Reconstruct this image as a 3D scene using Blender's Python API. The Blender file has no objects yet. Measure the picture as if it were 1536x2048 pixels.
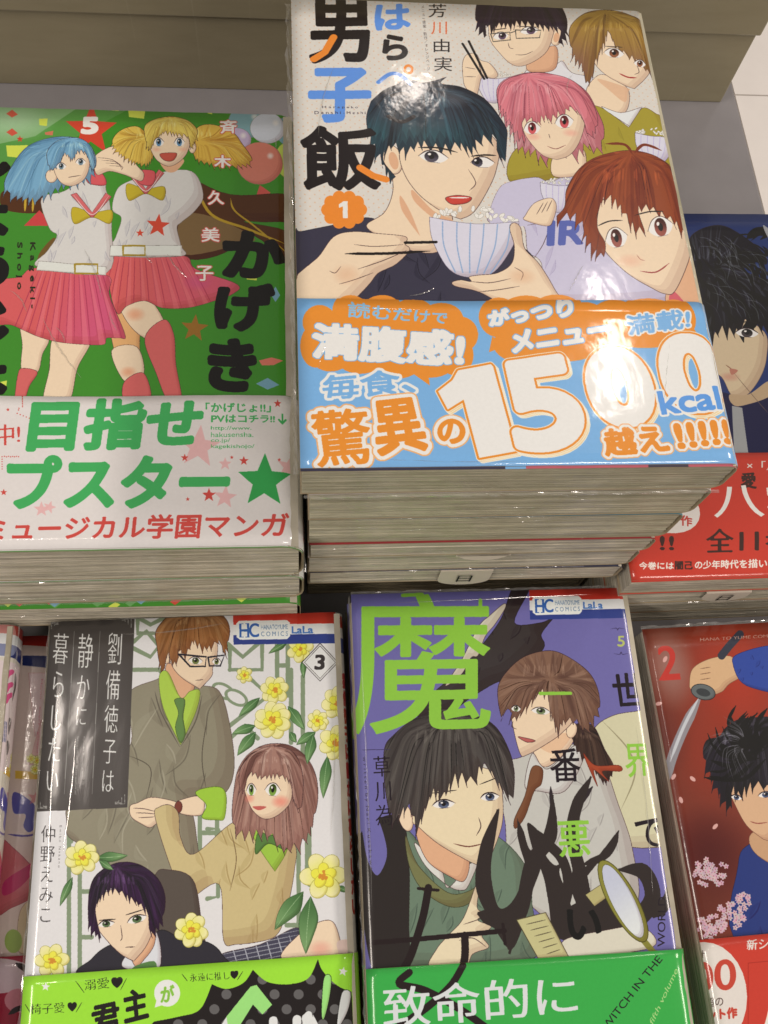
import bpy, math, random
import numpy as np
from mathutils import Vector, Matrix

# ------------------------------------------------------------------ scene, camera, light
scene = bpy.context.scene
COL = scene.collection
F_PX, PITCH, ROLL, HEADING = 1867.7, 1.177122, 0.221517, 0.258309
cam_d = bpy.data.cameras.new("camera")
cam = bpy.data.objects.new("camera", cam_d)
COL.objects.link(cam)
scene.camera = cam
cam_d.sensor_fit = 'VERTICAL'
cam_d.sensor_height = 32.0
cam_d.lens = 32.0 * F_PX / 2048.0
cam_d.clip_start = 0.01
cam_d.clip_end = 50
def camera_matrix():
    cp, sp, cr, sr = math.cos(PITCH), math.sin(PITCH), math.cos(ROLL), math.sin(ROLL)
    fwd = Vector((0, cp, -sp)); up0 = Vector((0, sp, cp)); right0 = Vector((1, 0, 0))
    right = right0 * cr + up0 * sr
    up = up0 * cr - right0 * sr
    R = Matrix.Rotation(-HEADING, 3, 'Z')
    fwd, up, right = R @ fwd, R @ up, R @ right
    return Matrix(((right.x, up.x, -fwd.x, 0), (right.y, up.y, -fwd.y, 0), (right.z, up.z, -fwd.z, 0.390), (0, 0, 0, 1)))
cam.matrix_world = camera_matrix()

world = bpy.data.worlds.new("World")
scene.world = world
world.use_nodes = True
wb = world.node_tree.nodes["Background"]
wb.inputs[0].default_value = (1.0, 0.90, 0.82, 1)
wb.inputs[1].default_value = 0.27

def lamp(loc, sx, sy, power, rot=(0, 0, 0)):
    ld = bpy.data.lights.new("ceiling_or_fill_lamp", 'AREA')
    ld.shape = 'RECTANGLE'; ld.size = sx; ld.size_y = sy; ld.energy = power
    ld.color = (1.0, 0.885, 0.79)
    o = bpy.data.objects.new("ceiling_or_fill_lamp", ld)
    o.location = loc; o.rotation_euler = rot
    COL.objects.link(o)
    return o
lamp((0.915, 1.42, 2.153), 0.055, 0.42, 3.6)
lamp((0.41, 2.345, 2.153), 0.12, 0.09, 1.2)
lamp((-0.625, 0.39, 2.153), 0.045, 0.24, 1.7)
lamp((-1.9, -0.7, 2.2), 0.5, 1.4, 46)  # added fill lamp on the left, kept out of the covers' mirror directions
lamp((2.3, 0.2, 2.0), 0.5, 1.4, 60)  # added fill lamp on the right, for general brightness only
lamp((1.3, -2.3, 2.2), 1.0, 0.4, 36)  # added fill lamp on the near side, brightens without a streak on the film

scene.view_settings.view_transform = 'Standard'
scene.view_settings.look = 'None'
scene.view_settings.exposure = 0.0
scene.view_settings.gamma = 1.0
scene.cycles.max_bounces = 6

# ------------------------------------------------------------------ flat print: a small polygon painter
def lin(c):
    c = np.asarray(c, float) / 255.0
    return np.where(c <= 0.04045, c / 12.92, ((c + 0.055) / 1.055) ** 2.4)
def enc(v):
    v = np.clip(v, 0, 1)
    return np.where(v <= 0.0031308, v * 12.92, 1.055 * v ** (1 / 2.4) - 0.055)
WHITE = lin((216, 200, 191))
def ink(c):
    """a printed colour: the value seen under the warm shop light turned into the paper's own colour"""
    v = np.clip((lin(c) - 0.012) * 1.01 / WHITE * 0.80, 0.004, 0.9)
    return enc(v * .93 + v.mean() * .07)

SHEETS = {
'A':dict(x=0.06650,y=0.10780,z=0.15312,yaw=-0.00170,W=128,H=182,M=[0.16775645, -0.003336787, -97.638121, -0.0021811663, -0.18489192, 175.37603, -5.9926484e-05, 0.00026608786, 1.0]),
'B':dict(x=-0.06077,y=0.10344,z=0.10426,yaw=-0.00419,W=128,H=182,M=[0.19471262, 0.030504725, 9.3769696, -0.0037445234, -0.21585532, 238.24648, -5.9926484e-05, 0.00026608786, 1.0]),
'C':dict(x=-0.03566,y=-0.07304,z=0.03312,yaw=0.00636,W=112,H=174,M=[0.24689461, 0.018518445, -48.040642, -0.019427082, -0.21587799, 500.75219, -5.9926484e-05, 0.00026608786, 1.0]),
'D':dict(x=0.07794,y=-0.06824,z=0.04135,yaw=-0.00194,W=112,H=174,M=[0.2480262, -0.0098189024, -162.46017, -0.016748762, -0.21174582, 485.00506, -5.9926484e-05, 0.00026608786, 1.0]),
'E':dict(x=0.18400,y=0.10225,z=0.06038,yaw=0.00667,W=112,H=174,M=[0.24061622, -0.038857509, -254.30966-3.7, -0.0079287291, -0.24416633, 294.23478, -5.9926484e-05, 0.00026608786, 1.0]),
'F':dict(x=0.19879,y=-0.08293,z=0.03635,yaw=0.02432,W=112,H=174,M=[0.25825024, -0.047565824, -271.96078, -0.02467474, -0.20962841, 514.22681, -5.9926484e-05, 0.00026608786, 1.0]),
'G':dict(x=-0.16206,y=-0.07367,z=0.03200,yaw=0.00000,W=112,H=174,M=[0.24091669+11.5*-5.9926484e-05, 0.050453406+11.5*0.00026608786, 63.238702+11.5, -0.017914626, -0.21641934, 502.04374, -5.9926484e-05, 0.00026608786, 1.0]),
'H':dict(x=-0.15056,y=-0.07467,z=0.01600,yaw=0.00000,W=112,H=174,M=[0.24091669, 0.050453406, 63.238702, -0.017914626, -0.21641934, 502.04374, -5.9926484e-05, 0.00026608786, 1.0]),
}

def square_to_quad(q):
    A, b = [], []
    for (x, y), (u, v) in zip([(0, 1), (1, 1), (1, 0), (0, 0)], q):
        A.append([x, y, 1, 0, 0, 0, -u * x, -u * y]); b.append(u)
        A.append([0, 0, 0, x, y, 1, -v * x, -v * y]); b.append(v)
    return np.append(np.linalg.solve(np.array(A, float), np.array(b, float)), 1).reshape(3, 3)

def smooth(pts, n=6, closed=True):
    """Catmull-Rom through the points; a point given twice in a row is a sharp corner"""
    P = np.array(pts, float)
    N = len(P)
    out = []
    rng = range(N if closed else N - 1)
    for i in rng:
        if closed:
            p0, p1, p2, p3 = P[i - 1], P[i], P[(i + 1) % N], P[(i + 2) % N]
        else:
            p0, p1, p2, p3 = P[max(i - 1, 0)], P[i], P[i + 1], P[min(i + 2, N - 1)]
        if np.allclose(p1, p2):
            continue
        t = np.linspace(0, 1, n, endpoint=False)[:, None]
        out.append(0.5 * ((2 * p1) + (-p0 + p2) * t + (2 * p0 - 5 * p1 + 4 * p2 - p3) * t ** 2 + (-p0 + 3 * p1 - 3 * p2 + p3) * t ** 3))
    if not closed:
        out.append(P[-1:])
    return np.concatenate(out)

_glyph = {}
def glyphs(s):
    """outline triangles of a string from Blender's built-in font"""
    if s not in _glyph:
        cu = bpy.data.curves.new('lettering', 'FONT')
        cu.body = s; cu.resolution_u = 8
        ob = bpy.data.objects.new('lettering', cu)
        me = bpy.data.meshes.new_from_object(ob)
        me.calc_loop_triangles()
        v = np.array([p.co[:2] for p in me.vertices]).reshape(-1, 2)
        tr = np.array([t.vertices[:] for t in me.loop_triangles])
        bpy.data.objects.remove(ob); bpy.data.meshes.remove(me); bpy.data.curves.remove(cu)
        _glyph[s] = v[tr] if len(tr) else np.zeros((0, 3, 2))
    return _glyph[s]

def dilate(m, r):
    if r < 0.5: return m
    h, w = m.shape
    R = int(math.ceil(r))
    out = np.zeros_like(m)
    c = np.zeros((h, w + 1 + 2 * R + 2), np.int32)
    mp = np.zeros((h, w + 2 * R + 2), bool); mp[:, R + 1:R + 1 + w] = m
    c[:, 1:] = np.cumsum(mp, 1)
    for dy in range(-R, R + 1):
        q = r * r - dy * dy
        if q < 0: continue
        k = int(math.sqrt(q))
        row = (c[:, R + 1 + k + 1: R + 1 + k + 1 + w] - c[:, R + 1 - k: R + 1 - k + w]) > 0
        if dy >= 0: out[dy:] |= row[:h - dy] if dy else row
        else: out[:dy] |= row[-dy:]
    return out

def erode_rows(m, k):
    k = int(round(k))
    if k < 1: return m
    out = m.copy()
    for d in range(1, k + 1):
        if d % 2: out[d // 2 + 1:] &= m[:-(d // 2 + 1)]
        else: out[:-(d // 2)] &= m[d // 2:]
    return out

class Sheet:
    def __init__(self, key, extra=30, res=9, base=(216, 200, 191)):
        d = SHEETS[key]
        self.W, self.H, self.res = d['W'] + extra, d['H'], res
        self.w, self.h = int(self.W * res), int(self.H * res)
        self.M = np.array(d['M']).reshape(3, 3)
        self.img = np.empty((self.h, self.w, 3), np.float32)
        self.img[:] = ink(base)
        self.rnd = random.Random(key)
        self.V(0, 0, 1)
    mm = False
    def V(self, ox, oy, s):
        self.ox, self.oy, self.s, self.mm = ox, oy, s, False
    def tx(self, pts):
        """drawing coordinates -> texture pixels (row 0 at the bottom of the cover)"""
        if self.mm: return np.asarray(pts, float).reshape(-1, 2) * self.res
        P = np.asarray(pts, float).reshape(-1, 2) / self.s + (self.ox, self.oy)
        q = np.c_[P, np.ones(len(P))] @ self.M.T
        return q[:, :2] / q[:, 2:] * self.res
    def k(self, r):
        """length in drawing units -> texture pixels"""
        a = self.tx([(self.cx, self.cy), (self.cx + 10, self.cy)])
        return np.hypot(*(a[1] - a[0])) / 10 * r
    # coverage mask of closed contours already in texture pixels
    def cover(self, contours, pad=0):
        allp = np.concatenate(contours)
        x0 = max(int(allp[:, 0].min()) - 2 - pad, 0); x1 = min(int(allp[:, 0].max()) + 3 + pad, self.w)
        y0 = max(int(allp[:, 1].min()) - 2 - pad, 0); y1 = min(int(allp[:, 1].max()) + 3 + pad, self.h)
        if x1 <= x0 or y1 <= y0: return None
        A = np.concatenate(contours); B = np.concatenate([np.roll(c, -1, 0) for c in contours])
        w, h = x1 - x0, y1 - y0
        acc = np.zeros((h, w + 1), np.int32)
        ya, yb = A[:, 1] - y0 - 0.5, B[:, 1] - y0 - 0.5
        lo = np.clip(np.ceil(np.minimum(ya, yb)), 0, h).astype(int)
        hi = np.clip(np.ceil(np.maximum(ya, yb)), 0, h).astype(int)
        n = hi - lo
        e = np.repeat(np.arange(len(A)), n)
        if len(e):
            rows = np.arange(len(e)) - np.repeat(np.cumsum(n) - n, n) + lo[e]
            t = (rows - ya[e]) / (yb[e] - ya[e])
            xs = A[e, 0] + (B[e, 0] - A[e, 0]) * t - x0
            cols = np.clip(np.ceil(xs - 0.5), 0, w).astype(int)
            np.add.at(acc, (rows, cols), np.where(yb[e] > ya[e], 1, -1))
        return x0, y0, np.cumsum(acc, 1)[:, :w] != 0
    def put(self, reg, color, alpha=1.0, clip=None, grad=None):
        if reg is None: return
        x0, y0, m = reg
        h, w = m.shape
        m = m.astype(np.float32) * alpha
        if clip is not None: m = m * clip[y0:y0 + h, x0:x0 + w]
        sub = self.img[y0:y0 + h, x0:x0 + w]
        if grad is not None:
            c2, p, q = grad
            (ax, ay), (bx, by) = self.tx([p, q])
            X, Y = np.meshgrid(np.arange(x0, x0 + w), np.arange(y0, y0 + h))
            t = np.clip(((X - ax) * (bx - ax) + (Y - ay) * (by - ay)) / ((bx - ax) ** 2 + (by - ay) ** 2), 0, 1)[..., None]
            t = t * t * (3 - 2 * t)
            c = ink(color) * (1 - t) + ink(c2) * t
        else:
            c = ink(color)
        sub += (c - sub) * m[..., None]
    def full(self, reg):
        f = np.zeros((self.h, self.w), np.float32)
        if reg is not None:
            x0, y0, m = reg; f[y0:y0 + m.shape[0], x0:x0 + m.shape[1]] = m
        return f
    def fill(self, pts, color, alpha=1.0, sm=True, line=None, lw=2.0, clip=None, grad=None, shade=.55):
        P = smooth(pts) if sm else np.array(pts, float)
        self.cx, self.cy = P.mean(0)
        reg = self.cover([self.tx(P)])
        self.put(reg, color, alpha, clip, grad)
        if line is not None and reg is not None and shade > 0 and min(reg[2].shape) > 24:
            x0, y0, m = reg
            k = max(3, int(min(m.shape) * .055))
            for kk, al in ((int(k * 1.9), shade * .45), (k, shade * .55)):
                sh = np.zeros_like(m); sh[kk:, :-kk] = m[:-kk, kk:]      # the form moved up and to the left
                cr = m & ~sh
                self.put((x0, y0, cr), tuple(v * f for v, f in zip(color, (.80, .72, .72))), al, clip)
        if line is not None: self.stroke(list(P) + [P[0]], line, lw, sm=False, clip=clip, taper=False)
        return reg
    def stroke(self, pts, color, w=2.0, alpha=1.0, sm=True, clip=None, taper=True):
        P = smooth(pts, 7, False) if sm else np.array(pts, float)
        if len(P) == 2: P = np.array([P[0], P.mean(0), P[1]])
        if len(P) < 3: return
        self.cx, self.cy = P.mean(0)
        T = self.tx(P)
        d = np.gradient(T, axis=0); L = np.hypot(d[:, 0], d[:, 1]) + 1e-9
        nrm = np.c_[-d[:, 1], d[:, 0]] / L[:, None]
        hw = self.k(w) / 2
        t = np.linspace(0, 1, len(P))
        ww = hw * (np.clip(np.sin(np.pi * t) * 1.5, 0.18, 1) if taper else np.ones(len(P)))
        ww = np.maximum(ww, 0.45)[:, None]
        a, b = T + nrm * ww, T - nrm * ww
        quads = [np.array([a[i], a[i + 1], b[i + 1], b[i]]) for i in range(len(P) - 1)]
        # make every quad turn the same way, so that overlaps never cancel
        fixed = []
        for q in quads:
            s = np.sum(q[:, 0] * np.roll(q[:, 1], -1) - np.roll(q[:, 0], -1) * q[:, 1])
            fixed.append(q if s > 0 else q[::-1])
        if not taper and hw > 1.5:
            th = np.linspace(0, 2 * np.pi, 12, endpoint=False)
            ring = np.c_[np.cos(th), np.sin(th)] * hw
            fixed += [ring + p for p in T[::2]] + [ring + T[-1]]
        self.put(self.cover(fixed), color, alpha, clip)
    def ell(self, c, rx, ry, color, ang=0, alpha=1.0, line=None, lw=2, clip=None, grad=None, n=28):
        th = np.linspace(0, 2 * np.pi, n, endpoint=False)
        p = np.c_[np.cos(th) * rx, np.sin(th) * ry]
        ca, sa = math.cos(ang), math.sin(ang)
        p = p @ np.array([[ca, sa], [-sa, ca]]) + c
        return self.fill(p, color, alpha, sm=False, line=line, lw=lw, clip=clip, grad=grad)
    def soft(self, c, rx, ry, color, alpha=0.5, ang=0, clip=None):
        self.cx, self.cy = c
        C = self.tx([c])[0]; R1 = self.k(rx); R2 = self.k(ry)
        R = max(R1, R2) * 1.0
        x0, x1 = max(int(C[0] - R), 0), min(int(C[0] + R) + 1, self.w)
        y0, y1 = max(int(C[1] - R), 0), min(int(C[1] + R) + 1, self.h)
        if x1 <= x0 or y1 <= y0: return
        X, Y = np.meshgrid(np.arange(x0, x1) - C[0], np.arange(y0, y1) - C[1])
        ca, sa = math.cos(-ang), math.sin(-ang)
        d = ((X * ca + Y * sa) / R1) ** 2 + ((-X * sa + Y * ca) / R2) ** 2
        m = np.clip(1 - d, 0, 1) ** 1.5 * alpha
        self.put((x0, y0, m), color, 1.0, clip)
    def text(self, s, quad, color, bold=0.0, outline=(), vertical=False, mincho=0.0, alpha=1.0, gap=1.08, colors=None, clip=None, italic=0.0):
        """lettering whose ink box fills quad (top-left, top-right, bottom-right, bottom-left); outline: (radius, colour) from the widest in"""
        if vertical:
            tr, own = [], []
            for i, ch in enumerate(s):
                g = glyphs(ch)
                if not len(g): continue
                mid = (g[..., 0].min() + g[..., 0].max()) / 2
                tr.append(g - (mid, i * gap)); own += [i] * len(g)
            tr = np.concatenate(tr); own = np.array(own)
        else:
            tr = glyphs(s); own = np.zeros(len(tr), int)
            if colors:
                tr, own, x = [], [], 0
                for i, ch in enumerate(s):
                    g = glyphs(ch); tr.append(g + (x, 0)); own += [i] * len(g); x += 1.0
                tr = np.concatenate(tr); own = np.array(own)
        if italic: tr = np.stack([tr[..., 0] + italic * tr[..., 1], tr[..., 1]], -1)
        lo = tr.reshape(-1, 2).min(0); hi = tr.reshape(-1, 2).max(0)
        u = (tr.reshape(-1, 2) - lo) / np.maximum(hi - lo, 1e-6)
        Hm = square_to_quad(quad)
        q = np.c_[u, np.ones(len(u))] @ Hm.T
        q = q[:, :2] / q[:, 2:]
        self.cx, self.cy = np.mean(quad, 0)
        T = self.tx(q).reshape(-1, 3, 2)
        area = (T[:, 1, 0] - T[:, 0, 0]) * (T[:, 2, 1] - T[:, 0, 1]) - (T[:, 2, 0] - T[:, 0, 0]) * (T[:, 1, 1] - T[:, 0, 1])
        T[area < 0] = T[area < 0][:, ::-1]
        big = self.k(max([bold] + [bold + r for r, _ in outline])) + 3
        reg = self.cover(list(T), pad=int(big) + 1)
        if reg is None: return
        x0, y0, m = reg
        core = dilate(m, self.k(bold))
        if mincho: core = erode_rows(core, self.k(mincho))
        for r, c in outline:
            self.put((x0, y0, dilate(core, self.k(r))), c, alpha, clip)
        self.put((x0, y0, core), color, alpha, clip)
        if colors:
            for i, c in colors.items():
                sel = list(T[own == i])
                if not sel: continue
                g = self.cover(sel, pad=int(big) + 1)
                self.put((g[0], g[1], dilate(g[2], self.k(bold))), c, alpha, clip)
    def line(self, s, p, q, h, color, **kw):
        """one line of lettering on the baseline p-q, h high"""
        p, q = np.array(p, float), np.array(q, float); d = (q - p) / np.hypot(*(q - p)); up = np.array([d[1], -d[0]]) * h
        if self.mm: up = -up
        self.text(s, [p + up, q + up, q, p], color, **kw)
    def band(self, height, color):
        self.img[:int(height * self.res)] = ink(color)
    def block(self, pts, color, outline=()):
        P = np.array(pts, float); self.cx, self.cy = P.mean(0)
        reg = self.cover([self.tx(P)], pad=int(self.k(max([0] + [r for r, _ in outline]))) + 3)
        if reg is None: return
        for r, c in outline: self.put((reg[0], reg[1], dilate(reg[2], self.k(r))), c)
        self.put(reg, color)
    def dots(self, pitch, r, color, alpha=.7):
        Y, X = np.mgrid[0:self.h, 0:self.w] / self.res
        m = np.zeros((self.h, self.w), bool)
        for o in (0, pitch / 2):
            m |= ((X + o) % pitch - pitch / 2) ** 2 + ((Y + o) % pitch - pitch / 2) ** 2 < r * r
        self.put((0, 0, m), color, alpha)
    # ---- generic people: plain stand-ins for the printed drawings
    def hair(self, pts, base, dark, light, crown, n=26, line=(50, 35, 40), lw=2.0, w=5, seed=0, grad=None, spike=1.0):
        """a head of hair: the lower outline breaks up into pointed locks, strands run from the crown"""
        rr = random.Random(seed)
        P = smooth(pts, 8)
        step = np.hypot(*np.diff(np.vstack([P, P[:1]]), axis=0).T)
        area = np.sum(P[:, 0] * np.roll(P[:, 1], -1) - np.roll(P[:, 0], -1) * P[:, 1])
        top, hgt = P[:, 1].min(), P[:, 1].max() - P[:, 1].min()
        size = math.sqrt(abs(area) / 2)
        crown = np.array(crown, float)
        out, acc, phase, gap = [], 0.0, 0, size * .05
        for i, e in enumerate(P):
            t = P[(i + 1) % len(P)] - P[i - 1]; nr = np.array([t[1], -t[0]]) * (1 if area > 0 else -1); nr = nr / (np.hypot(*nr) + 1e-9)
            acc += step[i]
            if nr[1] > .25 and e[1] > top + hgt * .3 and spike:
                if acc < gap: continue
                acc = 0
                mid = crown + (e - crown) * (.75, .3); d = e - mid; d = d / (np.hypot(*d) + 1e-9)
                if phase % 2 == 0:
                    out.append(e - d * size * .035 * spike); gap = size * rr.uniform(.02, .05)
                else:
                    L = size * rr.uniform(.05, .15) * spike
                    sway = np.array([rr.uniform(-1, 1), 0]) * size * .02
                    out += [e + d * L * .45 + sway * .3 - nr * 0, e + d * L + sway]; gap = size * rr.uniform(.02, .06)
                phase += 1
            else:
                if acc > 3: out.append(e); acc = 0
        Q = np.array(out)
        reg = self.fill(Q, base, sm=False, line=line, lw=lw, grad=grad, shade=.7)
        cl = self.full(reg)
        def strand(e, col, ww, al, s0):
            m = np.array((crown[0] + (e[0] - crown[0]) * rr.uniform(.62, .76), crown[1] + (e[1] - crown[1]) * rr.uniform(.28, .40)))
            s = crown + (m - crown) * s0
            self.stroke([s, m, e], col, ww, alpha=al, clip=cl)
        for i in range(int(n * 2.2)):
            e = P[int(len(P) * rr.random())]
            k_ = rr.random()
            if k_ < .45: strand(e, dark, w * rr.uniform(1.2, 3.6), rr.uniform(.12, .34), rr.uniform(.1, .8))
            elif k_ < .72: strand(e, light, w * rr.uniform(.8, 2.4), rr.uniform(.10, .3), rr.uniform(.1, .7))
            elif k_ < .86: strand(e, dark, w * rr.uniform(.25, .6), rr.uniform(.3, .7), rr.uniform(.3, .9))
            else: strand(e, tuple(int(v * .7) for v in dark), w * .4, .85, rr.uniform(.35, .95))
        # the sheen that the artist paints across a head of hair
        for i in range(16):
            x = crown[0] + rr.uniform(-.36, .36) * size; y = top + hgt * (.22 + .25 * ((x - crown[0]) / size) ** 2) + rr.uniform(-.03, .03) * size
            L = size * rr.uniform(.04, .1); dx = (x - crown[0]) * .35
            self.stroke([(x - dx * L / size, y - L), (x, y), (x + dx * L / size * 1.6, y + L)], light, w * rr.uniform(.6, 1.6), alpha=.34, clip=cl)
        return cl
    def eye(self, c, w, h, iris, ang=0.0, lash=(45, 30, 35), lw=3.0, look=(0, 0), closed=False):
        ca, sa = math.cos(ang), math.sin(ang)
        T = lambda p: [(c[0] + x * ca - y * sa, c[1] + x * sa + y * ca) for x, y in p]
        if closed:
            self.stroke(T([(-w / 2, 0), (0, h / 4), (w / 2, 0)]), lash, lw); return
        reg = self.fill(T([(-w / 2, 0.05 * h), (-w * .25, -h * .42), (w * .15, -h * .48), (w / 2, -h * .05), (w * .25, h * .42), (-w * .2, h * .42)]), (226, 214, 206))
        cl = self.full(reg)
        o = T([(look[0], look[1])])[0]
        self.ell(o, w * .25, h * .46, iris, ang, clip=cl, grad=(tuple(int(v * .45) for v in iris), (o[0], o[1] + h * .3), (o[0], o[1] - h * .35)))
        self.ell(o, w * .1, h * .2, (35, 25, 30), ang, clip=cl)
        self.ell(T([(look[0] - w * .08, look[1] - h * .18)])[0], w * .06, h * .1, (235, 228, 224), clip=cl)
        self.stroke(T([(-w * .55, 0.1 * h), (-w * .28, -h * .42), (w * .12, -h * .52), (w * .55, -h * .02)]), lash, lw)
        self.stroke(T([(-w * .2, h * .46), (w * .25, h * .44)]), lash, lw * .4, alpha=.7)
    def folds(self, clip, box, color, n=8, w=6, seed=1, alpha=.35, ang=None):
        rr = random.Random(seed)
        x0, y0, x1, y1 = box; S = (x1 - x0 + y1 - y0) / 2
        for i in range(n):
            x, y = rr.uniform(x0, x1), rr.uniform(y0, y1)
            a = rr.uniform(.9, 2.2) if ang is None else ang + rr.uniform(-.25, .25)
            L = rr.uniform(.12, .32) * S; bow = rr.uniform(-.18, .18) * L
            p = np.array((x, y)); q = p + (math.cos(a) * L, math.sin(a) * L); nn = np.array((-math.sin(a), math.cos(a)))
            m = (p + q) / 2 + nn * bow
            self.stroke([p, m, q], color, w * .45, min(1, alpha * 1.9), clip=clip)
            self.fill([p, p, m + nn * w * .8, q, q, m + nn * (w * 1.6 + L * .10)], color, alpha * .55, clip=clip)
    def star(self, c, r, color, ang=0, alpha=1.0, inner=.42, line=None, n=5):
        p = []
        for i in range(2 * n):
            a = ang - math.pi / 2 + math.pi * i / n
            rr_ = r if i % 2 == 0 else r * inner
            p.append((c[0] + math.cos(a) * rr_, c[1] + math.sin(a) * rr_))
        self.fill(p, color, alpha, sm=False, line=line)
    def flower(self, c, r, seed=0):
        rr = random.Random(seed); n_ = rr.choice((6, 7, 8)); o_ = rr.random() * 3; q_ = rr.uniform(.82, 1)
        for i in range(n_):
            a = o_ + i * 2 * math.pi / n_ + rr.random() * .35; r = r * rr.uniform(.97, 1.03)
            self.ell((c[0] + math.cos(a) * r * .58, c[1] + math.sin(a) * r * .58), r * .46, r * .38, (222, 214, 84), a, line=(150, 140, 50), lw=1.6, grad=((232, 228, 150), c, (c[0] + math.cos(a) * r, c[1] + math.sin(a) * r)))
        for i in range(5):
            a = i * 2 * math.pi / 5 + .5 + o_
            self.ell((c[0] + math.cos(a) * r * .28, c[1] + math.sin(a) * r * .28), r * .3, r * .24, (226, 212, 60), a, line=(160, 140, 40), lw=1.3)
        for i in range(14):
            a = rr.random() * 6.28; q = rr.random() * r * .2
            self.ell((c[0] + math.cos(a) * q, c[1] + math.sin(a) * q), r * .07, r * .07, (205, 130, 40))
    def leaf(self, a, b, wd, color=(70, 105, 60)):
        a, b = np.array(a, float), np.array(b, float); d = b - a; n = np.array([-d[1], d[0]]) / (np.hypot(*d) + 1e-9) * wd
        self.fill([a, a, a + d * .35 + n, a + d * .7 + n * .8, b, b, a + d * .7 - n * .6, a + d * .35 - n], color, line=(50, 75, 45), lw=1.5, grad=((120, 150, 95), a, b))
        self.stroke([a, (a + b) / 2 + n * .1, b], (150, 175, 125), 2)
    def bowl(self, c, w, h, ang=0, stripe=(140, 160, 190)):
        ca, sa = math.cos(ang), math.sin(ang)
        T = lambda p: [(c[0] + x * ca - y * sa, c[1] + x * sa + y * ca) for x, y in p]
        rr = random.Random(int(c[0]))
        for i in range(34):
            x = rr.uniform(-.46, .46) * w; y = -h * .5 - rr.random() * h * .2 * (1 - (2 * x / w) ** 2)
            q = T([(x, y)])[0]
            self.ell(q, w * .035, w * .02, (225, 218, 200), rr.random() * 3, line=(150, 140, 125), lw=1.3)
        P = T([(-w / 2, -h * .5), (-w / 2, -h * .5), (-w * .45, -h * .1), (-w * .25, h * .38), (0, h * .5), (w * .25, h * .38), (w * .45, -h * .1), (w / 2, -h * .5), (w / 2, -h * .5), (0, -h * .42)])
        self.fill(P, (206, 194, 202), line=(80, 65, 85), lw=2, grad=((186, 172, 186), c, T([(w * .3, h * .5)])[0]))
        for t in (-.7, -.38, -.08, .22, .52, .8):
            self.stroke(T([(t * w / 2, -h * .43), (t * w * .46, -h * .02), (t * w * .26, h * .42)]), stripe, w * .014, alpha=.9, taper=False)
    def image(self, name):
        im = bpy.data.images.new(name, self.w, self.h)
        a = np.ones((self.h, self.w, 4), np.float32)
        a[..., :3] = np.clip(self.img, 0, 1)
        im.pixels.foreach_set(a.ravel())
        im.update(); im.pack()
        return im

# ------------------------------------------------------------------ the printed covers (people on them are plain stand-ins)
K = (38, 33, 34); SK = (227, 193, 160); SH = (214, 158, 120); LN = (72, 50, 50)

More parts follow.
